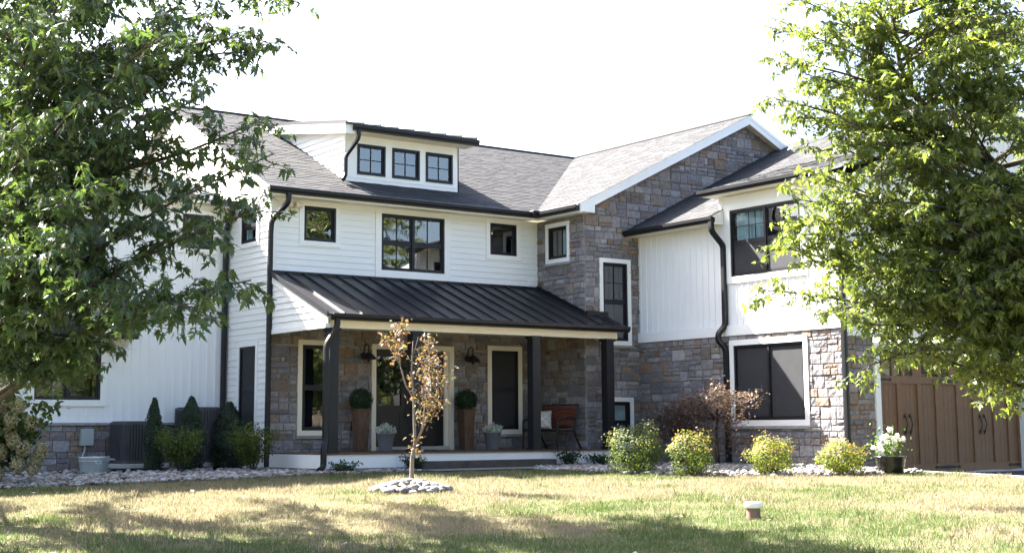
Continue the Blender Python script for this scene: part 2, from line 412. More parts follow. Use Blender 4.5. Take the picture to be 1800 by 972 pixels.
def window(parent, F, u0, u1, z0, z1, units=1, style='fixed', grid=None, screen=False, trim=0.1, trim_mat='trim', sill=False, curtain=None, trims=None, deep=0.5, label=None):
    mb = MB(); fw = 0.045
    ring(mb, F, u0, u1, z0, z1, fw, -0.07, 0.022)
    mull = 0.055; W = (u1 - u0 - 2 * fw - mull * (units - 1)) / units
    panes = []
    for i in range(units):
        a = u0 + fw + i * (W + mull); b = a + W
        if i: mb.fbox(F, a - mull, a, z0 + fw, z1 - fw, -0.065, 0.018)
        za, zb = z0 + fw, z1 - fw
        parts = [(za, zb)]
        if style == 'hung':
            mid = (za + zb) / 2; mb.fbox(F, a, b, mid - 0.025, mid + 0.025, -0.055, -0.002); parts = [(mid + 0.025, zb), (za, mid - 0.025)]
        for k, (c, d) in enumerate(parts):
            ring(mb, F, a, b, c, d, 0.03, -0.052, -0.008)
            if grid and not (style == 'hung' and k == 1 and grid == 'top'):
                gx, gz = (2, 2) if grid in ('top', 'four') else (2, 1)
                for q in range(1, gx): u = a + 0.03 + (b - a - .06) * q / gx; mb.fbox(F, u - .008, u + .008, c + .03, d - .03, -0.030, -0.018)
                for q in range(1, gz): z = c + .03 + (d - c - .06) * q / gz; mb.fbox(F, a + .03, b - .03, z - .008, z + .008, -0.0295, -0.0185)
            panes.append((a + .03, b - .03, c + .03, d - .03))
    w = mb.build('window', M['frame'], parent)
    if label: w['label'] = label
    if trim:
        t = trims or (trim, trim, trim, trim)      # left right bottom top
        mt = MB(); e = 0.002
        mt.fbox(F, u0 - t[0], u1 + t[1], z1 + e, z1 + t[3], -0.02, 0.044)
        mt.fbox(F, u0 - t[0], u1 + t[1], z0 - t[2], z0 - e, -0.02, 0.044)
        mt.fbox(F, u0 - t[0], u0 - e, z0 - e, z1 + e, -0.02, 0.042); mt.fbox(F, u1 + e, u1 + t[1], z0 - e, z1 + e, -0.02, 0.042)
        mt.build('window_trim', M[trim_mat], w)
        if sill:
            ms = MB(); ms.fbox(F, u0 - t[0] - .04, u1 + t[1] + .04, z0 - t[2] - .065, z0 - t[2] - .002, -0.02, 0.075); ms.build('sill', M['cap'], w, bevel=0.006)
    mp = MB()
    for a, b, c, d in panes: mp.fbox(F, a - .004, b + .004, c - .004, d + .004, -0.040, -0.034)
    mp.build('pane', M['pane'], w)
    if screen:
        mp = MB()
        for a, b, c, d in (panes if screen == 'all' else panes[1::2]): mp.fbox(F, a - .01, b + .01, c - .01, d + .01, -0.016, -0.012)
        mp.build('screen', M['screen'], w)
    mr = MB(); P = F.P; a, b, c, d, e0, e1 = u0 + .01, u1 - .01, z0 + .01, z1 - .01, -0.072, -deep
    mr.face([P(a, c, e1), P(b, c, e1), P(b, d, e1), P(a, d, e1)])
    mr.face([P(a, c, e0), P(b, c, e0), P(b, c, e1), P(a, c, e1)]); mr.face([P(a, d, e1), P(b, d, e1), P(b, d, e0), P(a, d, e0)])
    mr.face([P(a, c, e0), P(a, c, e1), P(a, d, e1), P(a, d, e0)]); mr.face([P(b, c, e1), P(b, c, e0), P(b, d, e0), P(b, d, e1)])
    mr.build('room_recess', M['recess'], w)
    if curtain:
        mc = MB()
        for ca, cb in curtain:
            ua, ub = u0 + (u1 - u0) * ca, u0 + (u1 - u0) * cb; N = 40
            rows = []
            for zz in (z0 + .03, z1 - .03):
                rows.append([F.P(ua + (ub - ua) * i / N, zz, -0.10 + 0.025 * math.sin(i * 1.1) + 0.01 * math.sin(i * 2.3)) for i in range(N + 1)])
            back = [[q - F.n * 0.006 for q in row] for row in rows]
            for i in range(N):
                mc.face([rows[0][i], rows[0][i + 1], rows[1][i + 1], rows[1][i]])
                mc.face([back[0][i + 1], back[0][i], back[1][i], back[1][i + 1]])
        mc.build('curtain', M['curtain'], w, smooth=True)
    return w

def ops_of(u0, u1, z0, z1): return (u0, u1, z0, z1)

# ------------------------------------------------------------------ ground
def gz(x, y):
    d = 0.587 * (x - EYE.x) + 0.809 * (y - EYE.y)
    t = 29 - d
    z = -0.0283 * (t if t > 1.5 else (0 if t < -1.5 else (t + 1.5) ** 2 / 6))
    if t > 4: z += 0.018 * mnoise.noise(Vector((x * .35, y * .35, 0))) * min(1, (t - 4) / 4)
    k = min(1, max(0, (x - 8.62) / 0.4)) * min(1, max(0, (-7.4 - y) / 0.5))
    return max(z, -1.6) - 0.15 * k

def axis(lo, hi, step, far, n):
    a = list(np.arange(lo, hi + 1e-6, step)); g = np.geomspace(step, far, n)
    return [lo - q for q in np.cumsum(g)[::-1]] + a + [hi + q for q in np.cumsum(g)]
def build_ground():
    xs = axis(-18, 18, 0.4, 90, 16); ys = axis(-26, 3, 0.4, 90, 16)
    v = [(x, y, gz(x, y) - 0.004) for y in ys for x in xs]; n = len(xs)
    f = [(j * n + i, j * n + i + 1, (j + 1) * n + i + 1, (j + 1) * n + i) for j in range(len(ys) - 1) for i in range(n - 1)]
    me = bpy.data.meshes.new('lawn'); me.from_pydata(v, [], f); me.polygons.foreach_set('use_smooth', [True] * len(f))
    mt = bpy.data.materials.new('lawn_soil'); mt.use_nodes = True; nn = mt.node_tree.nodes; ll = mt.node_tree.links
    p = nn['Principled BSDF']; p.inputs['Roughness'].default_value = 0.95; p.inputs['Specular IOR Level'].default_value = 0.1
    tc = nn.new('ShaderNodeTexCoord'); n1 = nn.new('ShaderNodeTexNoise'); n1.inputs['Scale'].default_value = 0.45; n1.inputs['Detail'].default_value = 6; n1.inputs['Roughness'].default_value = .7
    n2 = nn.new('ShaderNodeTexNoise'); n2.inputs['Scale'].default_value = 30; n2.inputs['Detail'].default_value = 5
    ll.new(tc.outputs['Object'], n1.inputs['Vector']); ll.new(tc.outputs['Object'], n2.inputs['Vector'])
    cr = nn.new('ShaderNodeValToRGB'); cr.color_ramp.elements[0].position = .38; cr.color_ramp.elements[0].color = (0.17, 0.145, 0.09, 1); cr.color_ramp.elements[1].position = .66; cr.color_ramp.elements[1].color = (0.09, 0.105, 0.045, 1)
    ll.new(n1.outputs['Fac'], cr.inputs[0])
    mx = nn.new('ShaderNodeMix'); mx.data_type = 'RGBA'; mx.blend_type = 'MULTIPLY'; mx.inputs['Factor'].default_value = .8
    mr = nn.new('ShaderNodeMapRange'); mr.inputs['From Min'].default_value = .3; mr.inputs['From Max'].default_value = .7; mr.inputs['To Min'].default_value = .45; mr.inputs['To Max'].default_value = 1.15
    ll.new(n2.outputs['Fac'], mr.inputs['Value']); ll.new(cr.outputs[0], mx.inputs['A']); ll.new(mr.outputs[0], mx.inputs['B']); ll.new(mx.outputs['Result'], p.inputs['Base Color'])
    me.materials.append(mt)
    o = bpy.data.objects.new('ground', me); COL.objects.link(o); struct(o)
build_ground()

def sheet(name, poly, m, lift, thick=0.0, skirt=0.0):
    bm = bmesh.new(); vs_ = [bm.verts.new((x, y, 0)) for x, y in poly]; f = bm.faces.new(vs_)
    bmesh.ops.triangulate(bm, faces=[f])
    for _ in range(4):
        es = [e for e in bm.edges if e.calc_length() > 0.7]
        if es: bmesh.ops.subdivide_edges(bm, edges=es, cuts=1); bmesh.ops.triangulate(bm, faces=bm.faces[:])
    for v in bm.verts: v.co.z = gz(v.co.x, v.co.y) + lift
    bmesh.ops.recalc_face_normals(bm, faces=bm.faces[:])
    if bm.faces[:][0].normal.z < 0: bmesh.ops.reverse_faces(bm, faces=bm.faces[:])
    me = bpy.data.meshes.new(name); bm.to_mesh(me); bm.free(); me.materials.append(m)
    o = bpy.data.objects.new(name, me); COL.objects.link(o); return struct(o)
BED = [(-12, -2.9), (-6.3, -2.9), (-4.4, -3.05), (-2.3, -3.05), (-0.2, -2.95), (1.0, -3.2), (1.85, -3.3), (3.5, -3.4), (3.9, -5.2), (4.1, -6.9), (5.0, -8.5), (6.2, -9.35), (7.4, -9.75), (8.6, -9.8), (8.6, -2.3), (0.0, -2.3), (0.0, 2.2), (-12, 2.2)]
sheet('planting_bed', BED, M['soil'], 0.004)
sheet('paver_path', [(1.85, -3.55), (4.9, -3.9), (5.2, -2.7), (1.85, -2.7)], M['paver'], 0.03)
sheet('driveway', [(8.92, -8.25), (16.5, -8.25), (16.5, -45), (8.92, -45)], M['asphalt'], 0.006)
sheet('garage_apron', [(9.5, -7.6), (14.4, -7.6), (14.4, -8.25), (9.5, -8.25)], M['concrete'], 0.008)
mb = MB()
for i in range(30):
    y0, y1 = -8.3 - i * .6, -8.9 - i * .6 + .008
    mb.hexa([(8.72, y1, gz(8.6, y1) - .12), (8.9, y1, gz(8.6, y1) - .12), (8.9, y0, gz(8.6, y0) - .12), (8.72, y0, gz(8.6, y0) - .12),
             (8.72, y1, gz(8.6, y1) + .012), (8.9, y1, gz(8.6, y1) + .012), (8.9, y0, gz(8.6, y0) + .012), (8.72, y0, gz(8.6, y0) + .012)])
struct(mb.build('driveway_kerb', M['concrete']))

# ------------------------------------------------------------------ house
house = thing('house', 'large white two-storey house with grey stone, black windows and a dark metal porch roof', 'house')
SL = 0.492
TH = math.atan(SL); cT, sT = math.cos(TH), math.sin(TH)
EZ = 5.83
RX, RY = 12.06, 4.96; RZ = EZ + SL * 5.46
FA = Frame((0, 0, 0), 'front'); FSD = Frame((0, 2.093, 0), 'left'); FL = Frame((-14, 2.093, 0), 'front')
FRT = Frame((6.98, 0, 0), 'left'); FG = Frame((0, -1.786, 0), 'front'); FW_ = Frame((8.57, 0, 0), 'left'); FGA = Frame((0, -7.95, 0), 'front')

# front upper lap wall
W1, W2, W3 = (0.748, 1.517, 4.798, 5.54), (2.66, 4.318, 4.28, 5.533), (5.582, 6.345, 4.81, 5.547)
def out(w, l, r=None, b=None, t=None):
    r = l if r is None else r; b = l if b is None else b; t = l if t is None else t
    return (w[0] - l + .01, w[1] + r - .01, w[2] - b + .01, w[3] + t - .01)
lap_wall(FA, 0.0, 6.98, 3.99, 5.66, [out(W1, .11), out(W2, .14), out(W3, .11)], 'siding_wall', house)
window(house, FA, *W1, trim=.11); window(house, FA, *W2, units=2, style='hung', grid='two', trim=.14, trims=(.15, .15, .16, .11)); window(house, FA, *W3, trim=.11)
mb = MB(); mb.box(-0.016, 0.105, -0.03, 0.0, 4.1, 5.66); mb.box(-0.03, -0.0165, -0.03, 0.105, 4.1, 5.66); mb.build('corner_board', M['trim'], house)
mb = MB(); mb.fbox(FA, 0.1, 6.9, 5.555, 5.66, 0.017, 0.034); mb.build('frieze_board', M['trim'], house)
# porch-level stone wall
PW1, PW2, PD = (0.755, 1.517, 0.80, 2.585), (5.612, 6.365, 0.80, 2.592), (2.544, 4.45, 0.40, 2.545)
stone_wall(FA, 0.0, 6.98, 0.30, 3.0, [PW1, PW2, PD], 'stone_wall', house, seed=3, brown=.27)
window(house, FA, *PW1, style='hung', trim=.105, trim_mat='cream', sill=True); window(house, FA, *PW2, style='hung', screen='all', trim=.11, trim_mat='cream', sill=True)
# left side wall with gable (faces the left)
S1, S2 = (0.725, 1.51, 0.775, 2.57), (0.70, 1.45, 4.80, 5.53)
ncl = Vector((0, -SL, 1)).normalized(); ncr = Vector((0, SL, 1)).normalized()
lap_wall(Frame((0, 2.093, 0), 'left'), -7.8, 2.093, 0.05, 8.5, [out(S1, .1), out(S2, .1)], 'side_wall', house, clip=[((0, -.5, EZ - .1), ncl), ((0, 10.42, EZ - .1), ncr)])
window(house, FSD, *S1, style='hung', screen='all'); window(house, FSD, *S2, style='hung', curtain=[(0.05, .35)])
# main roof
def slab(poly, name, parent, th=0.13, m='soffit'):
    mb = MB(); mb.prism([Vector(p) - Vector((0, 0, .008)) for p in poly], (0, 0, -th)); return mb.build(name, M[m], parent)
def mz(y): return EZ + SL * (y + .5)
def gxz(x): return EZ + SL * (x - 6.60)
slab([(-.32, -.5, mz(-.5)), (6.60, -.5, mz(-.5)), (RX, RY, RZ), (-.32, RY, RZ)], 'roof_deck', house)
slab([(-.32, RY, RZ), (RX, RY, RZ), (RX, 10.42, EZ), (-.32, 10.42, EZ)], 'rear_roof', house, m='ridge')
vd = Vector((1, -1, 0)).normalized()
shingle_roof((-.34, -.53, mz(-.53)), (1, 0, 0), (0, cT, sT), 12.5, 6.16, 'roof', house, clip=[((7.10, 0, 0), vd)], seed=2)
slab([(6.60, -2.1, EZ), (RX, -2.1, RZ), (RX, RY, RZ), (6.60, -.5, EZ)], 'gable_roof_deck', house)
shingle_roof((6.57, 4.98, gxz(6.57)), (0, -1, 0), (cT, 0, sT), 7.11, 6.16, 'gable_roof', house, clip=[((7.10, 0, 0), -vd)], seed=5)
slab([(RX, -2.1, RZ), (17.5, -2.1, EZ), (17.5, 10, EZ), (RX, 10, RZ)], 'gable_rear_roof', house)
mb = MB()
mb.tube([(-.36, RY, RZ + .012), (RX, RY, RZ + .012)], 0.05, 6, asp=.6); mb.tube([(RX, -2.14, RZ + .012), (RX, RY, RZ + .012)], 0.05, 6, asp=.6); mb.build('ridge_cap', M['ridge'], house)
# light drip edge along the eave, fascia, soffits, gutters
mb = MB(); mb.box(-.34, 6.56, -.56, -.50, EZ - .045, EZ - .012); mb.box(6.54, 6.60, -2.12, -.57, EZ - .045, EZ - .012); mb.build('drip_edge', M['cap'], house)
mb = MB(); mb.box(-.30, 6.60, -.50, -.45, 5.63, 5.82); mb.box(6.60, 6.65, -2.08, -.45, 5.63, 5.82); mb.build('fascia', M['trim'], house)
mb = MB(); mb.box(-.30, 6.6, -.448, .03, 5.655, 5.675); mb.box(6.652, 7.0, -2.06, -.45, 5.655, 5.675); mb.build('soffit', M['soffit'], house)
gutter((-.36, -.502, 5.668), (6.47, -.502, 5.668), (0, -1, 0), 'gutter', house); gutter((6.598, -.50, 5.668), (6.598, -2.10, 5.668), (-1, 0, 0), 'gutter', house)
mb = MB(); mb.box(6.35, 6.62, -.70, -.45, 5.70, 5.83); mb.build('gutter_corner', M['black'], house, bevel=.02)
# rake boards: gable front and left gable
mb = MB(); h = .215
mb.prism([(6.60, -2.1, gxz(6.6) - .01), (6.60, -2.1, 5.645), (6.99, -2.1, 5.645), (RX, -2.1, RZ - h - .03), (17.4, -2.1, EZ - h), (17.5, -2.1, EZ)][::-1] + [(RX, -2.1, RZ - .012)][:0], (0, .022, 0)) if False else None
def rake(mb, pts_top, h, off):   # a board under a sloping roof edge
    for a, b in zip(pts_top, pts_top[1:]):
        a, b = Vector(a), Vector(b); dz = Vector((0, 0, -h)); mb.prism([a, b, b + dz, a + dz], off)
rake(mb, [(6.62, -2.102, gxz(6.62) - .012), (RX, -2.102, RZ - .012), (17.5, -2.102, EZ - .012)], .215, (0, .025, 0))
rake(mb, [(6.60, -2.115, gxz(6.60) - .004), (RX, -2.115, RZ - .004), (17.5, -2.115, EZ - .004)], .09, (0, .012, 0))
mb.box(6.602, 7.02, -2.127, -2.074, 5.645, 5.84); mb.build('rake_board', M['trim'], house)
mb = MB(); rake(mb, [(-.325, -.5, mz(-.5) - .012), (-.325, RY, RZ - .012), (-.325, 10.4, EZ - .012)], .22, (.025, 0, 0)); rake(mb, [(-.34, -.5, mz(-.5) - .004), (-.34, RY, RZ - .004), (-.34, 10.4, EZ - .004)], .09, (.014, 0, 0)); mb.build('rake_board', M['trim'], house)
# gable stone: return wall, gable front
RW = (0.46, 1.17, 4.72, 5.462); GW = (7.482, 8.212, 2.787, 4.575); GL = (7.51, 8.232, 0.46, 1.405)
stone_wall(FRT, 0.0, 1.786, 0.30, 5.66, [RW], 'stone_return_wall', house, seed=11)
window(house, FRT, *RW, trim=.1, sill=True, curtain=[(0.62, 1.0)])
ng1 = Vector((-SL, 0, 1)).normalized(); ng2 = Vector((SL, 0, 1)).normalized()
stone_wall(FG, 6.98, 13.9, 0.0, 8.5, [GW, GL], 'stone_gable_wall', house, clip=[((6.6, 0, EZ - .14), ng1), ((17.52, 0, EZ - .14), ng2)], seed=23)
window(house, FG, *GW, style='hung', grid='top', trim=.1, sill=True); window(house, FG, *GL, style='hung', trim=.1, curtain=[(.3, .95)], sill=True)
# dormer
DX0, DX1, DY = 1.95, 4.96, 0.35; DZ0, DZ1 = mz(DY), 7.36
FD = Frame((0, DY, 0), 'front')
dw = [(2.245, 2.97, 0, 0), (3.15, 3.88, 0, 0), (4.05, 4.785, 0, 0)]
dw = [(a, b, 6.425, 7.115) for a, b, c, d in dw]
mb = MB()
for ua, ub, za, zb in cells(DX0, DX1, DZ0 - .05, 7.40, [(a + .005, b - .005, c + .005, d - .005) for a, b, c, d in dw]): mb.fbox(FD, ua, ub, za, zb, -.05, 0)
mb.fbox(FD, DX0 + .1, DX1 - .1, 6.335, 6.35, 0, .014); mb.build('dormer_front', M['trim'], house)
for q in dw: window(house, FD, *q, grid='four', trim=0)
DS = 0.157
dn = Vector((0, -SL, 1)).normalized(); dt = Vector((0, -DS, 1)).normalized()
for xx, side in ((DX0, 'left'),):
    F = Frame((xx, 4.6, 0), 'left'); lap_wall(F, 0, 4.6 - DY, 6.1, 8.3, [], 'dormer_cheek', house, clip=[((0, -.5, EZ), -dn), ((0, -.08, 7.395), dt)])
mb = MB(); mb.prism([(DX1, DY, DZ0), (DX1, 4.3, mz(4.3)), (DX1, 4.1, 8.0), (DX1, DY, 7.42)], (-.03, 0, 0)); mb.build('dormer_cheek', M['siding'], house)
GY = -.10
def dz(y): return 7.43 + DS * (y + .12)
mb = MB(); mb.prism([(1.68, -.14, dz(-.14)), (5.16, -.14, dz(-.14)), (5.16, 4.4, dz(4.4)), (1.68, 4.4, dz(4.4))], (0, 0, .04))
for i in range(9):
    x = 1.69 + i * .43; mb.prism([(x, -.15, dz(-.15) + .04), (x + .02, -.15, dz(-.15) + .04), (x + .02, 4.3, dz(4.3) + .04), (x, 4.3, dz(4.3) + .04)], (0, 0, .04))
mb.build('dormer_roof', M['metal_roof'], house)
mb = MB(); mb.prism([(1.70, -.08, dz(-.08) - .21), (1.70, -.08, dz(-.08) - .004), (1.70, 4.35, dz(4.35) - .004), (1.70, 4.35, dz(4.35) - .21)], (.25, 0, 0)); mb.prism([(1.684, -.08, dz(-.08) - .10), (1.684, -.08, dz(-.08) - .002), (1.684, 4.35, dz(4.35) - .002), (1.684, 4.35, dz(4.35) - .10)], (.0145, 0, 0))
mb.build('dormer_rake', M['trim'], house)
mb = MB(); mb.box(1.95, 5.14, -.06, .35, 7.295, 7.33); mb.build('dormer_soffit', M['soffit'], house)
gutter((1.88, -.075, 7.30), (5.19, -.075, 7.30), (0, -1, 0), 'dormer_gutter', house)
downspout([(2.0, -.14, 7.33), (2.0, -.14, 7.13), (1.90, .26, 6.78), (1.90, .26, 6.36), (1.76, .10, 6.22)], 'dormer_downspout', house, .04)
# porch
def pz(y): return 4.08 + 0.404 * y
mb = MB(); pr = [(-.07, 0, pz(0)), (-.07, -2.58, pz(-2.58)), (7.56, -2.58, pz(-2.58)), (7.56, -1.84, pz(-1.84)), (6.95, -1.84, pz(-1.84)), (6.95, 0, pz(0))]
mb.prism(pr, (0, 0, -.05))
x = 0.32
while x < 7.5:
    y0 = -.02 if x < 6.9 else -1.86
    mb.prism([(x, -2.58, pz(-2.58)), (x + .022, -2.58, pz(-2.58)), (x + .022, y0, pz(y0)), (x, y0, pz(y0))], (0, 0, .042)); x += .405
mb.prism([(-.07, -2.59, pz(-2.59)), (-.04, -2.59, pz(-2.59)), (-.04, 0, pz(0)), (-.07, 0, pz(0))], (0, 0, .05))
mb.build('porch_roof', M['metal_roof'], house)
mb = MB(); mb.box(.0, 6.96, -.06, -.018, 4.02, 4.115); mb.prism([(6.90, -.06, pz(-.06)), (6.955, -.06, pz(-.06)), (6.955, -1.84, pz(-1.84)), (6.90, -1.84, pz(-1.84))], (0, 0, .09)); mb.prism([(6.955, -1.835, pz(-1.83)), (7.56, -1.835, pz(-1.83)), (7.56, -1.885, pz(-1.88)), (6.955, -1.885, pz(-1.88))], (0, 0, .1)); mb.build('porch_flashing', M['black'], house)
FP = Frame((0.005, 0, 0), 'left'); npc = Vector((0, -.404, 1)).normalized()
lap_wall(FP, 0.02, 2.40, 2.86, 4.1, [], 'porch_cheek', house, clip=[((0, 0, 4.0), npc)])
mb = MB(); rake(mb, [(-.03, -.01, pz(0) - .05), (-.03, -2.52, pz(-2.52) - .05)], .16, (.03, 0, 0)); mb.box(-.025, .09, -2.42, -.02, 2.775, 2.862); mb.build('porch_rake', M['trim'], house)
gutter((.06, -2.50, 2.925), (7.60, -2.50, 2.925), (0, -1, 0), 'porch_gutter', house)
mb = MB(); mb.box(.1, 7.44, -2.34, -2.12, 2.785, 2.945); mb.box(.1, 7.55, -2.50, -2.34, 2.925, 2.945); mb.box(7.22, 7.44, -2.12, -1.8, 2.785, 2.945); mb.build('porch_beam', M['cream'], house)
mb = MB(); mb.box(.09, 6.97, -2.118, -.01, 2.925, 2.945); mb.build('porch_ceiling', M['soffit'], house)
mb = MB(); y = -2.42
while y < -.02: mb.box(-.02, 7.25, y, min(y + .137, -.005), .33, .356); y += .142
mb.box(-.005, 7.2, -2.35, -.01, .25, .329); mb.build('porch_floor', M['deck'], house)
mb = MB()
for a, b in ((.0, .085), (.088, 1.618), (1.622, 3.4), (3.404, 5.3), (5.304, 7.2)): mb.box(a, b, -2.385, -2.36, .065, .329)
mb.box(-.025, 0.0, -2.383, -.02, .065, .329); mb.build('porch_skirt', M['batten'], house)
stone_wall(Frame((0, -2.35, 0), 'front'), 0.0, 7.1, -.1, .064, [], 'porch_base', house, seed=8); stone_wall(Frame((0.0, 0, 0), 'left'), .02, 2.34, -.1, .064, [], 'porch_base', house, seed=9)
for px_ in (.12, 2.02, 5.052, 7.11):
    mb = MB(); mb.box(px_, px_ + .205, -2.365, -2.16, .356, 2.785); mb.box(px_ - .03, px_ + .235, -2.395, -2.13, 2.725, 2.783); mb.box(px_ - .02, px_ + .225, -2.385, -2.14, .358, .41); mb.build('porch_post', M['porch_paint'], house, bevel=.004)
downspout([(.17, -2.56, 2.95), (.17, -2.56, 2.80), (-.02, -2.47, 2.45), (-.02, -2.47, .62), (-.10, -2.56, .45), (-.10, -2.56, .1), (-.25, -2.66, .05)], 'downspout', house, .05)
mb = MB(); mb.box(1.95, 5.30, -2.85, -2.386, -.02, .175); mb.build('porch_step', M['slate'], house, bevel=.008)
# double front door
mb = MB(); mb.fbox(FA, 2.44, 2.544, .356, 2.65, -.06, .045); mb.fbox(FA, 4.452, 4.565, .356, 2.65, -.06, .045); mb.fbox(FA, 2.5442, 4.4518, 2.547, 2.65, -.06, .045); mb.fbox(FA, 4.36, 4.4518, .44, 2.545, -.14, -.03); mb.build('door_surround', M['cream'], house)
mb = MB(); mb.fbox(FA, 2.546, 4.45, .358, .44, -.12, .05); mb.build('door_sill', M['concrete'], house)
mb = MB(); mb.face([FA.P(2.5, .3, -.5), FA.P(4.5, .3, -.5), FA.P(4.5, 2.6, -.5), FA.P(2.5, 2.6, -.5)]); mb.build('hallway_recess', M['recess'], house)
for a, b in ((2.548, 3.448), (3.452, 4.358)):
    mb = MB(); ga, gb = a + .09, b - .20 if a < 3 else b - .09
    if a > 3: ga = a + .20
    gzz = (1.33, 2.39)
    for ua, ub, za, zb in cells(a, b, .445, 2.543, [(ga, gb, *gzz)]): mb.fbox(FA, ua, ub, za, zb, -.12, -.075)
    ring(mb, FA, ga - .03, gb + .03, gzz[0] - .03, gzz[1] + .03, .03, -.076, -.062)
    for c, d in ((.53, 1.22),): ring(mb, FA, ga, gb, c, d, .035, -.076, -.064); mb.fbox(FA, ga + .07, gb - .07, c + .07, d - .07, -.076, -.066)
    dr = mb.build('door', M['door'], house)
    mb = MB(); mb.fbox(FA, ga - .004, gb + .004, gzz[0] - .004, gzz[1] + .004, -.105, -.098); mb.build('pane', M['pane'], dr)
    hx = b - .07 if a < 3 else a + .07
    mb = MB(); mb.tube([FA.P(hx, 1.05, -.075), FA.P(hx, 1.05, -.02), FA.P(hx, 1.30, -.02), FA.P(hx, 1.30, -.075)], .012, 8); mb.fbox(FA, hx - .025, hx + .025, 1.36, 1.42, -.076, -.05); mb.build('handle', M['iron'], dr)
# main corner downspouts
downspout([(.10, -.565, 5.68), (.10, -.565, 5.50), (-.055, -.10, 5.15), (-.055, -.07, 4.9), (-.055, -.07, .05)], 'downspout', house, .05)
# left wing
LW = [(9.821, 11.188, 1.45, 2.60), (12.90, 13.62, 4.73, 5.48), (9.95, 11.205, 3.86, 5.20)]
lop = [out(LW[0], .13), out(LW[1], .1), out(LW[2], .12)]
nl1 = Vector((.335, 0, 1)).normalized(); nl2 = Vector((-.335, 0, 1)).normalized()
lc = [((0, 0, 5.72), nl1), ((-11, 0, 5.72), nl2)]
batten_wall(FL, 2, 14, .99, 7.6, lop, 'left_wing_wall', house, clip=lc)
mb = MB(); mb.fbox(FL, 2, 13.93, 3.30, 3.325, 0, .024); mb.fbox(FL, 2, 13.93, .985, 1.03, 0, .024); mb.build('wall_band', M['batten'], house)
stone_wall(FL, 2, 13.98, -.1, .93, [], 'left_wing_base', house, seed=31, brown=.27)
mb = MB(); mb.fbox(FL, 2, 13.98, .93, .984, -.02, .085); mb.build('stone_ledge', M['cap'], house, bevel=.006)
window(house, FL, *LW[0], units=2, style='fixed', trim=.13); window(house, FL, *LW[1], units=2, trim=.1, curtain=[(.25, .6)]); window(house, FL, *LW[2], units=2, style='hung', trim=.12, screen='all')
# left wing roof (front gable)
LZ = 5.735; LS = .335
mb = MB(); lp = [(.0, LZ), (-5.5, LZ + LS * 5.5), (-11.2, LZ - .06)]
for (xa, za), (xb, zb) in zip(lp, lp[1:]): mb.prism([(xa, 1.72, za), (xb, 1.72, zb), (xb, 9, zb), (xa, 9, za)], (0, 0, -.14))
mb.build('left_wing_roof_deck', M['soffit'], house)
tl = math.atan(LS); shingle_roof((-.02, 1.69, LZ - .002), (0, 1, 0), (-math.cos(tl), 0, math.sin(tl)), 6.5, 5.82, 'left_wing_roof', house, seed=77)
mb = MB(); rake(mb, [(-.02, 1.70, LZ - .01), (-5.5, 1.70, LZ + LS * 5.5 - .01), (-11.2, 1.70, LZ - .07)], .18, (0, .022, 0)); mb.build('rake_board', M['trim'], house)
mb = MB(); mb.fbox(FL, 10.2, 13.99, 5.70, 5.74, .36, .01); mb.build('soffit', M['soffit'], house)
gutter((-.62, 1.71, 5.655), (-.02, 1.71, 5.655), (0, -1, 0), 'gutter', house)
downspout([(-.12, 1.66, 5.68), (-.12, 1.66, 5.50), (-.10, 2.0, 5.2), (-.10, 2.0, 5.0), (-.10, 2.0, .05)], 'downspout', house, .052)
# small roof over the left window
mb = MB(); mb.prism([(-5.2, 1.62, 2.80), (-2.27, 1.62, 2.80), (-2.45, 2.09, 3.17), (-5.2, 2.09, 3.17)], (0, 0, -.03)); mb.prism([(-2.27, 1.62, 2.80), (-2.24, 2.09, 2.80), (-2.45, 2.09, 3.17)], (0, 0, -.03)); mb.build('window_hood', M['ridge'], house)
shingle_roof((-5.2, 1.60, 2.79), (1, 0, 0), (0, .786, .618), 2.86, .58, 'hood_shingles', house, seed=41)
mb = MB(); mb.box(-5.2, -2.26, 1.63, 2.09, 2.70, 2.765); mb.build('hood_soffit', M['soffit'], house); gutter((-5.2, 1.625, 2.69), (-2.235, 1.625, 2.69), (0, -1, 0), 'hood_gutter', house)
mb = MB(); mb.prism([(-2.36, 1.80, 2.70), (-2.36, 2.09, 2.70), (-2.36, 2.09, 2.40)], (.06, 0, 0)); mb.build('hood_bracket', M['trim'], house)
# right wing
UW, BW = (4.885, 6.93, 4.022, 5.467), (4.892, 6.894, .957, 2.538)
batten_wall(FW_, 1.79, 4.52, 2.98, 5.31, [], 'right_wing_wall', house)
batten_wall(FW_, 4.52, 7.94, 2.98, 5.86, [out(UW, .12, t=.30)], 'bay_wall', house)
window(house, FW_, *UW, units=2, style='hung', grid='top', trims=(.13, .13, .14, .31), curtain=[(.05, .30), (.33, .47)], screen=True, deep=.6)
mb = MB(); mb.fbox(FW_, 1.80, 7.96, 2.757, 2.978, -.02, .055); mb.build('band_board', M['trim'], house)
stone_wall(FW_, 1.79, 7.95, -.1, 2.757, [BW], 'right_wing_base', house, seed=47)
window(house, FW_, *BW, units=2, trim=.12, screen='all', sill=True)
WS = .485
def wz(x): return 5.357 + WS * (x - 8.2)
tw = math.atan(WS)
slab([(8.2, -1.79, wz(8.2)), (8.2, -4.62, wz(8.2)), (13.6, -4.62, wz(13.6)), (13.6, -1.79, wz(13.6))], 'right_wing_deck', house, .10)
slab([(9.4, -4.62, wz(9.4)), (9.4, -8.3, wz(9.4)), (13.6, -8.3, wz(13.6)), (13.6, -4.62, wz(13.6))], 'right_wing_deck', house, .10)
slab([(13.6, -1.79, wz(13.6)), (13.6, -8.3, wz(13.6)), (19, -8.3, wz(8.2)), (19, -1.79, wz(8.2))], 'right_wing_rear_roof', house, m='ridge')
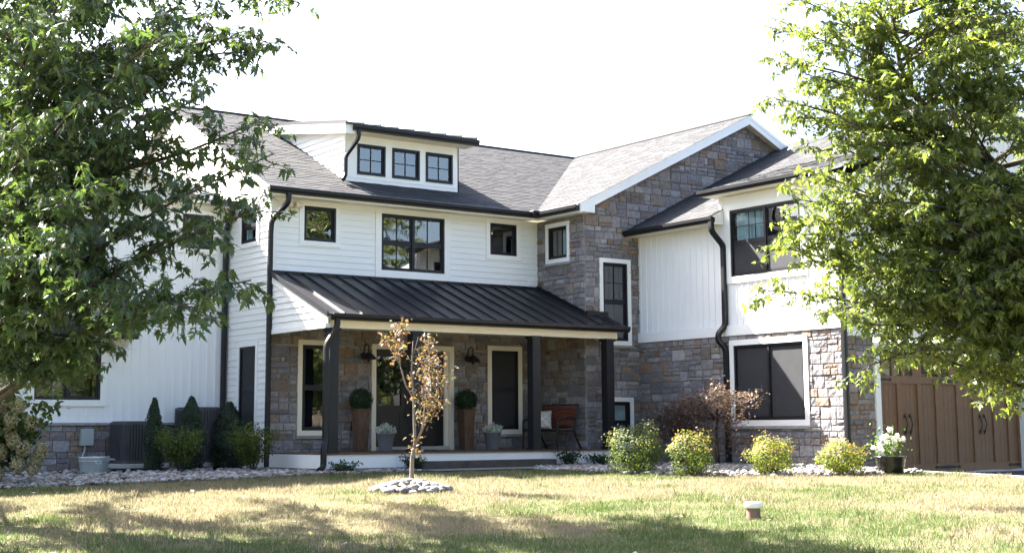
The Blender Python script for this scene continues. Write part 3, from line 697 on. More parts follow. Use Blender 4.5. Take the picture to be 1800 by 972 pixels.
shingle_roof((8.17, -1.80, wz(8.17)), (0, -1, 0), (math.cos(tw), 0, math.sin(tw)), 2.83, 6.05, 'right_wing_roof', house, seed=51)
shingle_roof((9.4, -4.63, wz(9.4)), (0, -1, 0), (math.cos(tw), 0, math.sin(tw)), 3.67, 4.68, 'right_wing_roof', house, seed=52)
BS = .30; tb = math.atan(BS)
slab([(8.2, -4.34, 5.93), (8.2, -7.62, 5.93), (11.3, -7.62, 5.93 + BS * 3.1), (11.3, -4.34, 5.93 + BS * 3.1)], 'bay_roof_deck', house, .10)
shingle_roof((8.17, -4.32, 5.92), (0, -1, 0), (math.cos(tb), 0, math.sin(tb)), 3.32, 3.2, 'bay_roof', house, seed=53)
gutter((8.20, -1.82, 5.205), (8.20, -4.78, 5.205), (-1, 0, 0), 'gutter', house); gutter((8.20, -4.33, 5.795), (8.20, -7.64, 5.795), (-1, 0, 0), 'gutter', house)
mb = MB(); mb.box(8.2, 8.58, -4.62, -1.80, 5.20, 5.225); mb.box(8.2, 8.58, -7.6, -4.36, 5.80, 5.825); mb.build('soffit', M['soffit'], house)
mb = MB(); mb.prism([(8.2, -4.63, 5.19), (8.2, -4.63, wz(8.2) - .01), (8.56, -4.63, wz(8.56) - .01), (8.56, -4.63, 5.19)], (0, -.03, 0)); mb.box(8.2, 8.226, -4.6, -1.8, 5.226, 5.33); mb.box(8.2, 8.226, -7.6, -4.36, 5.826, 5.92); mb.build('eave_return', M['trim'], house)
mb = MB(); mb.prism([(8.19, -4.66, wz(8.19)), (8.56, -4.66, wz(8.56)), (8.56, -4.66, wz(8.56) + .012), (8.19, -4.66, wz(8.19) + .012)], (0, .06, 0)); mb.build('drip_edge', M['black'], house)
downspout([(8.14, -4.72, 5.22), (8.14, -4.72, 5.02), (8.50, -4.70, 4.72), (8.50, -4.70, 4.4), (8.50, -4.70, 2.98), (8.38, -4.60, 2.80), (8.38, -4.60, 2.66), (8.50, -4.70, 2.48), (8.50, -4.70, .0)], 'downspout', house, .052)
# garage front
GD = (9.56, 14.25, -.15, 2.32)
stone_wall(FGA, 8.57, 9.405, -.25, 2.60, [], 'garage_pier', house, seed=61, brown=.6); stone_wall(FGA, 14.41, 15.3, -.25, 2.60, [], 'garage_pier', house, seed=62)
batten_wall(FGA, 8.57, 18.6, 2.60, 8.0, [], 'garage_upper_wall', house, clip=[((8.2, 0, wz(8.2) - .12), Vector((-WS, 0, 1)).normalized()), ((19, 0, wz(8.2) - .12), Vector((WS, 0, 1)).normalized())])
mb = MB(); mb.fbox(FGA, 9.407, 9.56, -.15, 2.32, -.12, .05); mb.fbox(FGA, 14.25, 14.405, -.15, 2.32, -.12, .05); mb.fbox(FGA, 9.407, 14.405, 2.322, 2.48, -.12, .05); mb.build('garage_surround', M['trim'], house)
downspout([(8.50, -8.02, 5.2), (8.50, -8.02, .0)], 'downspout', house, .052)
mb = MB(); rake(mb, [(8.2, -8.31, wz(8.2)), (13.6, -8.31, wz(13.6)), (19, -8.31, wz(8.2))], .2, (0, .025, 0)); mb.build('rake_board', M['trim'], house)
mb = MB(); st = [9.56, 9.63, 9.76, 10.20, 10.33, 10.84, 10.97, 11.41, 11.54, 12.10, 12.23, 12.64, 12.77, 13.33, 13.46, 13.83, 13.96, 14.18, 14.25]
mb.fbox(FGA, 9.56, 14.25, -.15, 2.32, -.16, -.125)
secs = [(-.15, .502), (.507, 1.138), (1.143, 2.318)]
gw = [(9.80, 10.72), (11.0, 11.90), (12.15, 13.05), (13.30, 14.08)]
u = 9.565
while u < 14.24:
    ue = min(u + .128, 14.245)
    for a, b in ((.045, .502), (.507, 1.138), (1.143, 1.672)): mb.fbox(FGA, u, ue, a, b, -.126, -.106)
    u += .134
for a, b in ((-.15, .044), (1.673, 1.83), (2.20, 2.318)): mb.fbox(FGA, 9.562, 14.248, a, b, -.126, -.078)
for i in range(1, len(st) - 1, 2):
    for a, b in ((.045, .502), (.507, 1.138), (1.143, 1.672)): mb.fbox(FGA, st[i] if i else 9.562, st[i + 1], a, b, -.1255, -.074)
us = [9.562] + [q for w in gw for q in w] + [14.248]
for a, b in zip(us[::2], us[1::2]): mb.fbox(FGA, a, b, 1.831, 2.199, -.126, -.087)
for a, b in gw:
    for k in (1, 2): q = a + (b - a) * k / 3; mb.fbox(FGA, q - .03, q + .03, 1.831, 2.199, -.126, -.09)
gdoor = mb.build('garage_door', M['garage_wood'], house)
mb = MB()
for a, b in gw: mb.fbox(FGA, a, b, 1.831, 2.199, -.124, -.118)
mb.build('pane', M['pane'], gdoor)
for u in (10.42, 10.58, 12.87, 13.02):
    mb = MB(); mb.tube([FGA.P(u, .68, -.075), FGA.P(u, .72, -.06), FGA.P(u + .03, .85, -.045), FGA.P(u, .98, -.06), FGA.P(u, 1.02, -.075)], [.02, .012, .012, .012, .02], 6); mb.fbox(FGA, u - .018, u + .018, .64, .72, -.087, -.075); mb.fbox(FGA, u - .018, u + .018, .98, 1.06, -.087, -.075); mb.build('handle', M['iron'], gdoor)
for u, z, s in ((9.63, 1.75, 1), (11.75, 1.74, 2), (14.20, 1.74, -1), (11.72, -.03, 2), (14.20, -.02, -1), (9.63, -.04, 1)):
    mb = MB()
    for sg in ((1,) if s == 1 else (-1,) if s == -1 else (1, -1)):
        a = [(0, -.035), (.32, -.015), (.37, -.035), (.42, 0), (.37, .035), (.32, .015), (0, .035)]
        pts = [FGA.P(u + sg * p, z + q, -.077) for p, q in a]
        if sg < 0: pts = pts[::-1]
        mb.prism(pts, FGA.n * .012)
    mb.build('hinge', M['iron'], gdoor)
# hidden rear walls so that no light leaks through
mb = MB(); mb.box(-.0, 18.6, 9.85, 9.95, 0, 5.7); mb.box(18.5, 18.6, -7.9, 9.85, 0, 5.2); mb.box(-11, -.1, 8.8, 8.9, 0, 5.7); mb.box(-11.1, -11, 2.15, 8.8, 0, 5.7); mb.build('rear_wall', M['batten'], house)

# ------------------------------------------------------------------ foliage tools
def leaf_cloud(name, pos, nrm, size, cols, template, m, parent=None, droop=None):
    """pos, nrm (N,3), size (N), cols (N,3); template = (verts (k,3) in leaf plane with y along the leaf, faces)."""
    tv, tf = template; tv = np.array(tv, float); N = len(pos); k = len(tv)
    nrm = nrm / np.maximum(1e-9, np.linalg.norm(nrm, axis=1, keepdims=True))
    if droop is None: droop = rng.normal(size=(N, 3))
    y = droop - nrm * np.sum(droop * nrm, axis=1, keepdims=True); y /= np.maximum(1e-9, np.linalg.norm(y, axis=1, keepdims=True))
    x = np.cross(y, nrm)
    V = pos[:, None, :] + size[:, None, None] * (tv[None, :, 0:1] * x[:, None, :] + tv[None, :, 1:2] * y[:, None, :] + tv[None, :, 2:3] * nrm[:, None, :])
    V = V.reshape(-1, 3)
    flat = np.concatenate([np.array(f) for f in tf]); lens = np.array([len(f) for f in tf])
    loops = (np.arange(N)[:, None] * k + flat[None, :]).reshape(-1)
    tot = np.tile(lens, N); start = np.concatenate([[0], np.cumsum(tot)[:-1]])
    me = bpy.data.meshes.new(name)
    me.vertices.add(len(V)); me.vertices.foreach_set('co', V.astype(np.float32).reshape(-1))
    me.loops.add(len(loops)); me.loops.foreach_set('vertex_index', loops.astype(np.int32))
    me.polygons.add(len(tot)); me.polygons.foreach_set('loop_start', start.astype(np.int32)); me.polygons.foreach_set('loop_total', tot.astype(np.int32))
    me.update(calc_edges=True)
    ca = me.color_attributes.new('Col', 'FLOAT_COLOR', 'POINT')
    c4 = np.ones((N, k, 4)); c4[:, :, :3] = cols[:, None, :]; ca.data.foreach_set('color', c4.astype(np.float32).reshape(-1))
    me.materials.append(m); me.validate()
    o = bpy.data.objects.new(name, me); COL.objects.link(o)
    if parent: o.parent = parent; o.matrix_parent_inverse = Matrix.Translation(-root_loc(parent))
    return o
# five-lobed maple leaf (unit length), gently folded
_o = [(0, -.02), (.08, .06), (.30, -.02), (.15, .18), (.44, .50), (.15, .36), (.15, .62), (0, 1.05), (-.15, .62), (-.15, .36), (-.44, .50), (-.15, .18), (-.30, -.02), (-.08, .06)]
MAPLE = ([(0, .28, 0)] + [(a, b, -.35 * a * a - .12 * b * b) for a, b in _o], [(0, i + 1, (i + 1) % 14 + 1) for i in range(14)])
OVAL = ([(0, 0, 0), (.26, .35, -.03), (.2, .75, -.06), (0, 1, -.12), (-.2, .75, -.06), (-.26, .35, -.03)], [(0, 1, 2, 3), (0, 3, 4, 5)])
BLADE = ([(-.055, 0, 0), (.055, 0, 0), (.04, .6, .06), (0, 1, .22), (-.04, .6, .06)], [(0, 1, 2, 4), (4, 2, 3)])
NEEDLE = ([(0, 0, 0), (.24, .45, -.02), (0, 1, -.06), (-.24, .45, -.02)], [(0, 1, 2, 3)])
LACE = ([(0, 0, 0), (.05, .4, -.02), (.30, .55, -.05), (.07, .62, -.04), (0, 1, -.12), (-.07, .62, -.04), (-.30, .55, -.05), (-.05, .4, -.02)], [(0, 1, 7), (1, 2, 3), (1, 3, 5, 7), (7, 5, 6), (3, 4, 5)])

def pick(pal, n, jit=.18):
    pal = np.array(pal); c = pal[rng.integers(0, len(pal), n)]
    return c * (1 + rng.uniform(-jit, jit, (n, 1)))

def unit(v): return v / max(1e-9, np.linalg.norm(v))
def curve(p0, p1, sag, k=9, wob=.06):
    p0, p1 = np.array(p0, float), np.array(p1, float); L = np.linalg.norm(p1 - p0); t = np.linspace(0, 1, k)[:, None]
    c = p0 + (p1 - p0) * t; c[:, 2] += (sag * L * 4 * t * (1 - t))[:, 0]
    w = rng.normal(size=(2, 3)) * wob * L
    return c + np.sin(t * math.pi) * w[0] + np.sin(t * 2 * math.pi) * w[1] * .5

def grow_tree(root, trunk_path, trunk_rad, tips, leaf_size, pal, sub_len=(.45, 1.1), sub_step=.20, leaf_step=.055, trunk_mat='bark', name='foliage', template=MAPLE, m='leaf', start=.28, keep=1.0):
    wood = MB(); P, Nn, D = [], [], []
    tp = [np.array(p, float) for p in trunk_path]; wood.tube(tp, trunk_rad, 10)
    trunk_pts = np.array(tp)
    dense = np.concatenate([np.linspace(a, b, 12) for a, b in zip(trunk_pts, trunk_pts[1:])])
    for tip in tips:
        tip = np.array(tip, float)
        d = np.linalg.norm((dense - tip)[:, :2], axis=1); want = tip[2] - .35 * np.linalg.norm((dense[0] - tip)[:2]) * rng.uniform(.3, 1.0)
        i = int(np.argmin(np.abs(dense[:, 2] - max(dense[0, 2] + 1.1, min(want, dense[-1, 2]))) + .15 * d)); base = dense[i]
        L = np.linalg.norm(tip - base); c = curve(base, tip, rng.uniform(.02, .09), 12, .035)
        r0 = min(.010 + .008 * L, .045); wood.tube(c, list(np.linspace(r0, .008, 12)), 6)
        seg = np.linalg.norm(np.diff(c, axis=0), axis=1); cum = np.concatenate([[0], np.cumsum(seg)])
        s = start * cum[-1]
        while s < cum[-1]:
            j = min(np.searchsorted(cum, s) - 1, 10); j = max(j, 0); q = c[j] + (c[j + 1] - c[j]) * (s - cum[j]) / max(1e-6, seg[j])
            ax = unit(c[j + 1] - c[j]); frac = s / cum[-1]
            for _ in range(2):
                side = rng.normal(size=3); side -= ax * side.dot(ax); side = unit(side) ; side[2] = side[2] * .6
                ln = rng.uniform(*sub_len) * (1.1 - .55 * frac)
                e = q + (ax * rng.uniform(.4, .9) + side * .8) * ln; e[2] -= .12 * ln
                sc = curve(q, e, .06, 5, .05); wood.tube(sc, list(np.linspace(.009, .003, 5)), 4, cap=False)
                n = int(ln / leaf_step)
                for g in range(n):
                    if rng.random() > keep: continue
                    t = (g + rng.random()) / n; t = .15 + .85 * t; jj = min(int(t * 4), 3); b = sc[jj] + (sc[jj + 1] - sc[jj]) * (t * 4 - jj)
                    sx = unit(sc[4] - sc[0])
                    for _ in range(2):
                        o = rng.normal(size=3); o -= sx * o.dot(sx) * .7; o = unit(o); o[2] = o[2] * .5 - .25
                        pet = b + o * rng.uniform(.03, .07)
                        nn = np.array([0, 0, 1.0]) + rng.normal(size=3) * .75 + o * .5
                        P.append(pet); Nn.append(nn); D.append(o + np.array([0, 0, -.75]) + rng.normal(size=3) * .3)
            s += sub_step
        wood_end = None
    wood.build('branches', M[trunk_mat], root, smooth=True)
    n = len(P); P = np.array(P); Nn = np.array(Nn); D = np.array(D)
    size = leaf_size * rng.uniform(.5, 1.35, n)
    leaf_cloud(name, P, Nn, size, pick(pal, n), template, M[m], root, droop=D)
    return n

TREE_GREEN = [(.046, .078, .034), (.038, .068, .033), (.054, .088, .036), (.035, .062, .033), (.064, .098, .040)]
LEFT_TIPS = [  # (metres ahead, metres right, height): ends of the limbs that reach towards the house
    (15.0, -2.55, 4.05), (15.5, -2.75, 5.05), (16.0, -2.9, 5.0), (14.5, -2.40, 3.55), (14.5, -2.62, 2.95), (14.0, -2.52, 2.22), (14.0, -3.02, 1.95),
    (14.0, -3.72, 2.0), (14.5, -4.45, 1.98), (15.0, -5.0, 2.05), (14.5, -4.2, 2.25), (15.0, -3.8, 4.1), (15.0, -4.9, 2.95),
    (14.0, -4.1, 3.2), (15.0, -3.2, 4.3), (16.0, -4.1, 5.1), (14.5, -4.4, 4.1), (15.0, -5.1, 2.5), (14.3, -3.5, 4.75), (15.4, -4.6, 4.6), (15.9, -4.8, 4.2), (15.0, -4.7, 3.4), (14.6, -4.9, 3.8), (15.5, -5.0, 4.9), (15.4, -3.6, 5.3), (15.6, -5.4, 4.4), (15.3, -5.3, 3.1), (15.2, -5.2, 3.9), (16.2, -5.6, 5.6), (15.0, -5.3, 2.6), (14.8, -5.0, 2.4), (16.5, -5.0, 6.1), (15.8, -4.3, 5.9), (16.0, -3.7, 4.9), (16.5, -3.4, 5.6), (15.2, -4.5, 5.4), (14.2, -4.8, 4.9),
    (16.8, -4.3, 4.6), (16.4, -4.0, 3.5), (16.3, -4.4, 2.7), (15.8, -5.2, 3.7), (13.9, -4.9, 2.5), (14.1, -4.3, 2.6)]
lt_base = site(18.4, -7.2, 0); lt_base.z = gz(lt_base.x, lt_base.y)
lt = thing('maple_tree', 'tall dark green maple at the left edge of the photo, before the white wing', 'tree', lt_base)
tips = [site(*t) for t in LEFT_TIPS]
rr = random.Random(5)
for i in range(90):
    az = rr.uniform(0, 2 * math.pi); rad = 5.6 * math.sqrt(rr.uniform(.1, 1)); h = rr.uniform(2.3, 11.5); rad *= min(1, (13.0 - h) / 6.5)
    dd, r_rel = 19.9 + rad * math.sin(az), -7.6 + rad * math.cos(az) * .9
    if r_rel / dd > -.285 and h < 6.4: continue
    tips.append(site(dd, r_rel, h))
for i in range(22): tips.append(site(21.6 + rr.uniform(-2, 2.2), -6.9 + rr.uniform(-1.8, 1.5), rr.uniform(7.6, 11.8)))
tpath = [lt_base, site(18.4, -7.15, 1.2), site(18.2, -6.8, 2.6), site(17.8, -6.2, 4.2), site(17.4, -5.75, 6.0), site(17.8, -5.9, 8.0), site(18.4, -6.2, 10)]
nl = grow_tree(lt, tpath, [.24, .19, .16, .13, .10, .06, .02], tips, .113, TREE_GREEN, sub_len=(.4, .9), sub_step=.18, leaf_step=.045, start=.38)

RIGHT_TIPS = [(21, 3.60, 2.75), (21, 3.72, 5.60), (21.5, 4.05, 6.7), (20.5, 3.65, 3.35), (21, 3.90, 6.1), (21, 4.45, 6.5), (21, 4.80, 4.8), (20.5, 4.2, 3.5), (20.5, 4.25, 2.35), (20, 4.85, 1.62), (20, 5.15, 1.9),
    (20.5, 5.95, 2.15), (21, 6.6, 2.3), (21, 7.1, 2.4), (20, 4.7, 2.95), (20.5, 5.6, 4.45), (20, 5.5, 2.95), (20, 6.25, 3.5), (21, 5.35, 5.8), (21, 6.2, 6.4), (20.5, 6.75, 5.4), (20.5, 7.0, 2.85), (21, 4.55, 4.3),
    (20.2, 4.5, 5.2), (20.6, 5.0, 6.9), (20.4, 4.2, 4.4), (19.8, 5.3, 3.7), (20, 6.0, 5.2), (20.4, 5.0, 2.2), (19.8, 6.0, 2.3), (20.2, 7.2, 4.2), (21.5, 5.6, 7.3), (21.4, 4.3, 7.2), (20.8, 5.9, 3.9), (21.2, 5.2, 5.0),
    (20.3, 4.75, 2.5), (21.0, 4.7, 3.3), (20.9, 6.6, 2.6), (20.6, 7.3, 5.9), (21.0, 6.9, 6.8), (20.3, 7.3, 4.9), (20.7, 6.4, 5.8), (20.5, 7.4, 3.4), (20.2, 6.6, 4.3), (21, 6.3, 7.3), (20.0, 5.7, 2.3), (19.9, 6.6, 2.9),
    (20.0, 5.0, 4.2), (20.4, 4.5, 3.9), (20.2, 5.8, 2.6), (20.4, 7.0, 2.7), (20.1, 6.9, 5.3), (20.8, 5.3, 6.4), (20.3, 5.1, 3.2), (20.6, 4.1, 5.2), (20.2, 6.2, 6.0), (19.7, 5.6, 4.6), (19.8, 6.4, 3.9), (19.9, 7.2, 6.3), (20.5, 7.6, 5.6), (20.4, 7.5, 6.7), (20.2, 7.5, 4.3), (20.6, 7.7, 2.6), (20.5, 4.0, 4.0), (20.5, 3.9, 3.6), (20.3, 4.2, 3.1), (20.4, 4.5, 3.4), (21, 6.7, 7.4), (20.6, 7.4, 7.2), (20.2, 5.5, 2.1), (20.3, 6.9, 2.45), (20.1, 6.3, 2.35), (20.4, 5.2, 2.6), (20.6, 4.4, 4.7), (20.9, 4.3, 5.9)]
rt_base = site(22, 8.9, 0); rt_base.z = gz(rt_base.x, rt_base.y)
rt = thing('maple_tree', 'sunlit yellow-green maple reaching in from the right edge of the photo before the garage', 'tree', rt_base)
tips = [site(d, r, z + (.3 if z < 2.6 and r > 5.3 else 0)) for d, r, z in RIGHT_TIPS]
tips += [site(20.4 + rr.uniform(-.5, .8), rr.uniform(5.0, 7.8), rr.uniform(5.4, 7.8)) for _ in range(16)]
for i in range(40):
    az = rr.uniform(0, 2 * math.pi); rad = 4.8 * math.sqrt(rr.uniform(.1, 1)); h = rr.uniform(2.4, 10); rad *= min(1, (11.5 - h) / 6)
    if 8.9 + rad * math.cos(az) < 5.2 and h < 7: continue
    tips.append(site(22 + rad * math.sin(az), 8.9 + rad * math.cos(az), h))
tpath = [rt_base, site(22, 8.9, 1.4), site(21.8, 8.5, 2.9), site(21.3, 7.5, 4.3), site(21.3, 6.6, 5.05), site(21.3, 6.1, 5.5), site(21.3, 5.8, 6.1), site(21.3, 5.7, 7.0), site(21.4, 5.8, 8.4)]
nr = grow_tree(rt, tpath, [.20, .15, .11, .065, .05, .042, .036, .026, .012], tips, .10, [(.092, .12, .034), (.078, .105, .034), (.115, .138, .040), (.060, .084, .032), (.135, .155, .050)], m='leaf_sunny', sub_step=.17, leaf_step=.045)
print('leaves', nl, nr)
# trees behind the standpoint: the windows mirror them
for i, (x, y, s, rz, lb) in enumerate(((21, -29, 1.1, 40, 'maple far across the lawn, mirrored at the left of the wide upstairs window'), (15, -34, 1.0, 130, 'maple behind the viewer, mirrored in the left porch window'), (14, -30, 1.4, 185, 'tall maple behind the viewer, mirrored in the small left upstairs window'), (31, -25, 1.1, 220, 'maple beyond the driveway, mirrored in the small right upstairs window'), (6, -44, 1.15, 300, 'spreading maple behind the viewer, mirrored low in the left front door'), (24, -42, 1.15, 80, 'maple far behind the viewer, mirrored low in the right front door'), (12, -52, 1.2, 10, 'most distant maple behind the viewer, mirrored in the porch glass'))):
    c = rt.copy(); COL.objects.link(c); c['label'] = lb; c['group'] = 'trees mirrored in the windows'
    c.location = (x, y, gz(x, y)); c.scale = (s, s, s); c.rotation_euler = (0, 0, R(rz))
    for ch in rt.children:
        q = ch.copy(); COL.objects.link(q); q.parent = c; q.matrix_parent_inverse = ch.matrix_parent_inverse.copy()

# young tree in the ring of stones
def skeleton(root, pts_list, m, n=6):
    mb = MB()
    for path, rad in pts_list: mb.tube(path, rad, n)
    return mb.build('trunk', m, root, smooth=True)
yb = site(23.3, -1.62, 0); yb.z = gz(yb.x, yb.y)
yt = thing('young_tree', 'thin young tree with sparse copper and yellow leaves standing in a ring of stones', 'tree', yb)
def Y(r, z, d=0): return yb + RT * (r * (.78 if r > 0 else .9)) + FW * d + Vector((0, 0, z))
sk = [([Y(.0, -.05), Y(.015, .25), Y(.02, .5), Y(.08, .75), Y(.06, 1.1), Y(.05, 1.5), Y(.0, 1.85), Y(.02, 2.15), Y(.03, 2.35)], [.05, .042, .036, .03, .025, .021, .016, .011, .006]),
      ([Y(.08, .72), Y(.22, .95, -.05), Y(.36, 1.2, -.1), Y(.42, 1.5, -.1), Y(.40, 1.9, -.08), Y(.36, 2.2, -.05), Y(.34, 2.42)], [.024, .02, .017, .013, .01, .007, .004]),
      ([Y(.04, 1.45), Y(-.1, 1.65, .05), Y(-.2, 1.95, .1), Y(-.24, 2.2, .12), Y(-.20, 2.5, .1), Y(-.12, 2.62, .1)], [.017, .014, .011, .009, .006, .003]),
      ([Y(-.2, 1.95, .1), Y(-.36, 2.2, .15), Y(-.50, 2.45, .15)], [.009, .006, .003]), ([Y(.36, 1.2, -.1), Y(.52, 1.45, -.2), Y(.58, 1.7, -.2)], [.012, .008, .004]),
      ([Y(.42, 1.5, -.1), Y(.25, 1.75, -.2), Y(.22, 2.05, -.2)], [.01, .007, .004]), ([Y(.2, .92), Y(.25, 1.2, .1), Y(.27, 1.5, .15)], [.014, .009, .004]), ([Y(.02, 2.1), Y(.1, 2.3), Y(.14, 2.42)], [.008, .005, .003]), ([Y(.01, 2.0), Y(-.07, 2.12)], [.008, .004])]
skeleton(yt, sk, M['twig'])
P, Nn, D = [], [], []
def blob(c, n, s, lst):
    for _ in range(n): lst.append(np.array(c) + rng.normal(size=3) * s)
for r_, z_, n, s in ((.38, 2.05, 75, .13), (.48, 1.85, 70, .13), (.33, 1.75, 60, .13), (.52, 1.62, 55, .12), (.40, 1.42, 50, .12), (.30, 1.28, 40, .10), (.50, 1.35, 40, .10), (-.2, 2.5, 42, .08), (-.25, 2.3, 30, .07), (-.12, 2.6, 20, .06), (-.45, 2.4, 24, .06), (-.27, 2.12, 22, .07), (.05, 1.45, 14, .08), (.02, 1.78, 12, .06), (.36, 2.35, 22, .06), (.08, .8, 16, .07), (.1, .6, 10, .06), (.28, 1.1, 26, .09), (.22, 2.1, 30, .1)):
    blob(Y(r_, z_, -.05), int(n * 1.7), s * .92, P)
n = len(P); P = np.array(P)
leaf_cloud('foliage', P, np.array([0, 0, .8]) + rng.normal(size=(n, 3)) * .7, rng.uniform(.045, .08, n), pick([(.13, .075, .05), (.15, .09, .055), (.10, .06, .05), (.15, .085, .045), (.17, .10, .05), (.19, .155, .035), (.10, .105, .045), (.14, .11, .10), (.08, .075, .05), (.09, .09, .045)], n), MAPLE, M['redleaf'], yt, droop=np.array([0, 0, -.8]) + rng.normal(size=(n, 3)))

# shrubs
def shrub(name, label, cat, loc, rx, rz, n, leaf, pal, m='shrub', tip_pal=None, shape='round', group=None, template=OVAL, stems=7, ry=None, seed=0, zc=None):
    loc = Vector(loc); ry = ry or rx
    root = thing(name, label, cat, loc, group)
    g = np.random.default_rng(seed + 100)
    if shape == 'round':
        d = g.normal(size=(n, 3)); d /= np.linalg.norm(d, axis=1, keepdims=True); rad = g.uniform(.35, 1, n) ** .45
        lump = 1 + .22 * np.sin(d[:, 0] * 5 + seed) * np.cos(d[:, 1] * 4 + seed * 2) + .12 * np.sin(d[:, 2] * 6 + d[:, 0] * 3 + seed) + g.normal(size=n) * .06
        p = d * (rad * lump)[:, None]; p[:, 2] = np.where(p[:, 2] < -.75, -.75, p[:, 2])
        pos = np.stack([p[:, 0] * rx, p[:, 1] * ry, rz * .48 + p[:, 2] * rz * .52], 1)
        nrm = d + g.normal(size=(n, 3)) * .5 + np.array([0, 0, .4]); frac = rad * (d[:, 2] > .15)
    elif shape == 'cone':
        t = g.uniform(0, 1, n); a = g.uniform(0, 2 * math.pi, n); prof = np.interp(t, [0, .1, .4, .75, 1], [.6, .95, 1, .72, .12]); rr_ = prof * g.uniform(.5, 1, n) ** .5 * (1 + .14 * np.sin(a * 3 + t * 14 + seed) + g.normal(size=n) * .07)
        pos = np.stack([np.cos(a) * rr_ * rx, np.sin(a) * rr_ * ry, t * rz], 1); d = np.stack([np.cos(a), np.sin(a), np.full(n, .5)], 1)
        nrm = d + g.normal(size=(n, 3)) * .5; frac = t
    else:     # loose upright sprays from the base
        a = g.uniform(0, 2 * math.pi, n); t = g.uniform(.15, 1, n) ** .7; sp = g.integers(0, 26, n); sa = g.uniform(0, 2 * math.pi, 26); sr = g.uniform(.15, 1, 26); sh = g.uniform(.65, 1.05, 26)
        pos = np.stack([np.cos(sa[sp]) * sr[sp] * t * rx, np.sin(sa[sp]) * sr[sp] * t * ry, sh[sp] * t * rz], 1) + g.normal(size=(n, 3)) * np.array([.11 * rx, .11 * ry, .05 * rz])
        pos[:, 2] = np.maximum(pos[:, 2], .02); nrm = g.normal(size=(n, 3)) * .8 + np.array([0, 0, .9]); frac = t
    cols = pick(pal, n)
    if tip_pal is not None:
        k = (frac > .86) & (g.random(n) < .55); cols[k] = pick(tip_pal, int(k.sum()))
    leaf_cloud('foliage', pos + np.array(loc), nrm, leaf * g.uniform(.7, 1.3, n), cols, template, M[m], root, droop=nrm * .2 + g.normal(size=(n, 3)) + np.array([0, 0, .5]))
    mb = MB()
    for i in range(stems):
        a = g.uniform(0, 2 * math.pi); q = g.uniform(.2, .6)
        mb.tube([loc + Vector((0, 0, -.03)), loc + Vector((math.cos(a) * rx * q * .4, math.sin(a) * ry * q * .4, rz * .3)), loc + Vector((math.cos(a) * rx * q, math.sin(a) * ry * q, rz * .7))], [.014, .01, .004], 5)
    mb.build('stems', M['bark'], root)
    return root
def gp(x, y): return (x, y, gz(x, y))
BOX = [(.035, .07, .02), (.05, .09, .022), (.065, .11, .025), (.03, .055, .02)]
SPIR = [(.105, .13, .027), (.135, .16, .034), (.08, .105, .025), (.155, .175, .045)]
TIPS = [(.27, .15, .09), (.25, .19, .09), (.26, .23, .11)]
def bed_spot(d, r): p = site(d, r, 0); return gp(p.x, p.y)
BG = 'bushes in the stone bed by the right wing'
shrub('spirea_bush', 'largest round green bush, at the right end of the porch', 'bush', bed_spot(27.6, 2.28), .57, .92, 4600, .042, [(.042, .066, .02), (.055, .08, .024), (.07, .095, .027)], tip_pal=[(.13, .13, .05)], seed=1, group=BG)
shrub('spirea_bush', 'round bush with salmon tips growing in front of the red lace-leaf maple', 'bush', bed_spot(26.9, 3.19), .45, .80, 3400, .042, [(.06, .085, .022), (.08, .105, .027), (.05, .075, .02)], tip_pal=TIPS, seed=2, group=BG)
shrub('spirea_bush', 'bright yellow-green bush under the big ground-floor window', 'bush', bed_spot(26.9, 4.63), .43, .70, 3200, .042, SPIR, tip_pal=TIPS, seed=3, group=BG)
shrub('spirea_bush', 'bright yellow-green bush beside the downspout at the garage corner', 'bush', bed_spot(26.9, 5.93), .43, .64, 3200, .042, SPIR, tip_pal=TIPS, seed=4, group=BG)
shrub('leafy_bush', 'low green bush between the two grey cooling units', 'bush', gp(-2.15, -.55), .62, .86, 2600, .052, [(.06, .09, .025), (.085, .12, .03), (.045, .075, .022)], seed=5, shape='spray', group='loose bushes by the side wall')
shrub('leafy_bush', 'loose green bush at the white house corner below the tall narrow window', 'bush', gp(-.75, -.85), .66, .92, 3200, .052, [(.065, .09, .022), (.09, .12, .03), (.05, .075, .02)], seed=6, shape='spray', group='loose bushes by the side wall')
CON = [(.016, .034, .017), (.022, .044, .019), (.03, .055, .022), (.012, .026, .015)]
shrub('columnar_evergreen', 'narrow dark evergreen column in front of the short cooling unit', 'evergreen', gp(-2.42, .12), .19, 1.44, 9000, .042, CON, m='needle', shape='cone', template=NEEDLE, seed=7, group='dark evergreens by the cooling units')
shrub('columnar_evergreen', 'pointed dark evergreen left of the tall cooling unit', 'evergreen', gp(-1.45, .55), .28, 1.48, 11000, .042, CON, m='needle', shape='cone', template=NEEDLE, seed=8, group='dark evergreens by the cooling units')
shrub('columnar_evergreen', 'widest dark evergreen, against the tall cooling unit and the side wall', 'evergreen', gp(-.52, .75), .36, 1.38, 13000, .042, CON, m='needle', shape='cone', template=NEEDLE, seed=9, group='dark evergreens by the cooling units')
shrub('ground_cover_plant', 'small dark plant beside the foot of the porch downspout', 'plant', gp(.22, -2.78), .36, .22, 500, .05, [(.03, .05, .03), (.04, .065, .035)], shape='spray', seed=10, stems=3, group='small dark plants along the porch skirt')
shrub('ground_cover_plant', 'small dark plant behind the thin young tree, left of the slate step', 'plant', gp(1.80, -2.75), .30, .30, 500, .05, [(.03, .05, .03), (.04, .065, .035)], shape='spray', seed=11, stems=3, group='small dark plants along the porch skirt')
shrub('ground_cover_plant', 'dark upright plant just right of the slate step', 'plant', gp(5.72, -2.75), .36, .36, 800, .05, [(.025, .045, .03), (.035, .06, .035)], shape='spray', seed=12, stems=3, group='small dark plants along the porch skirt')
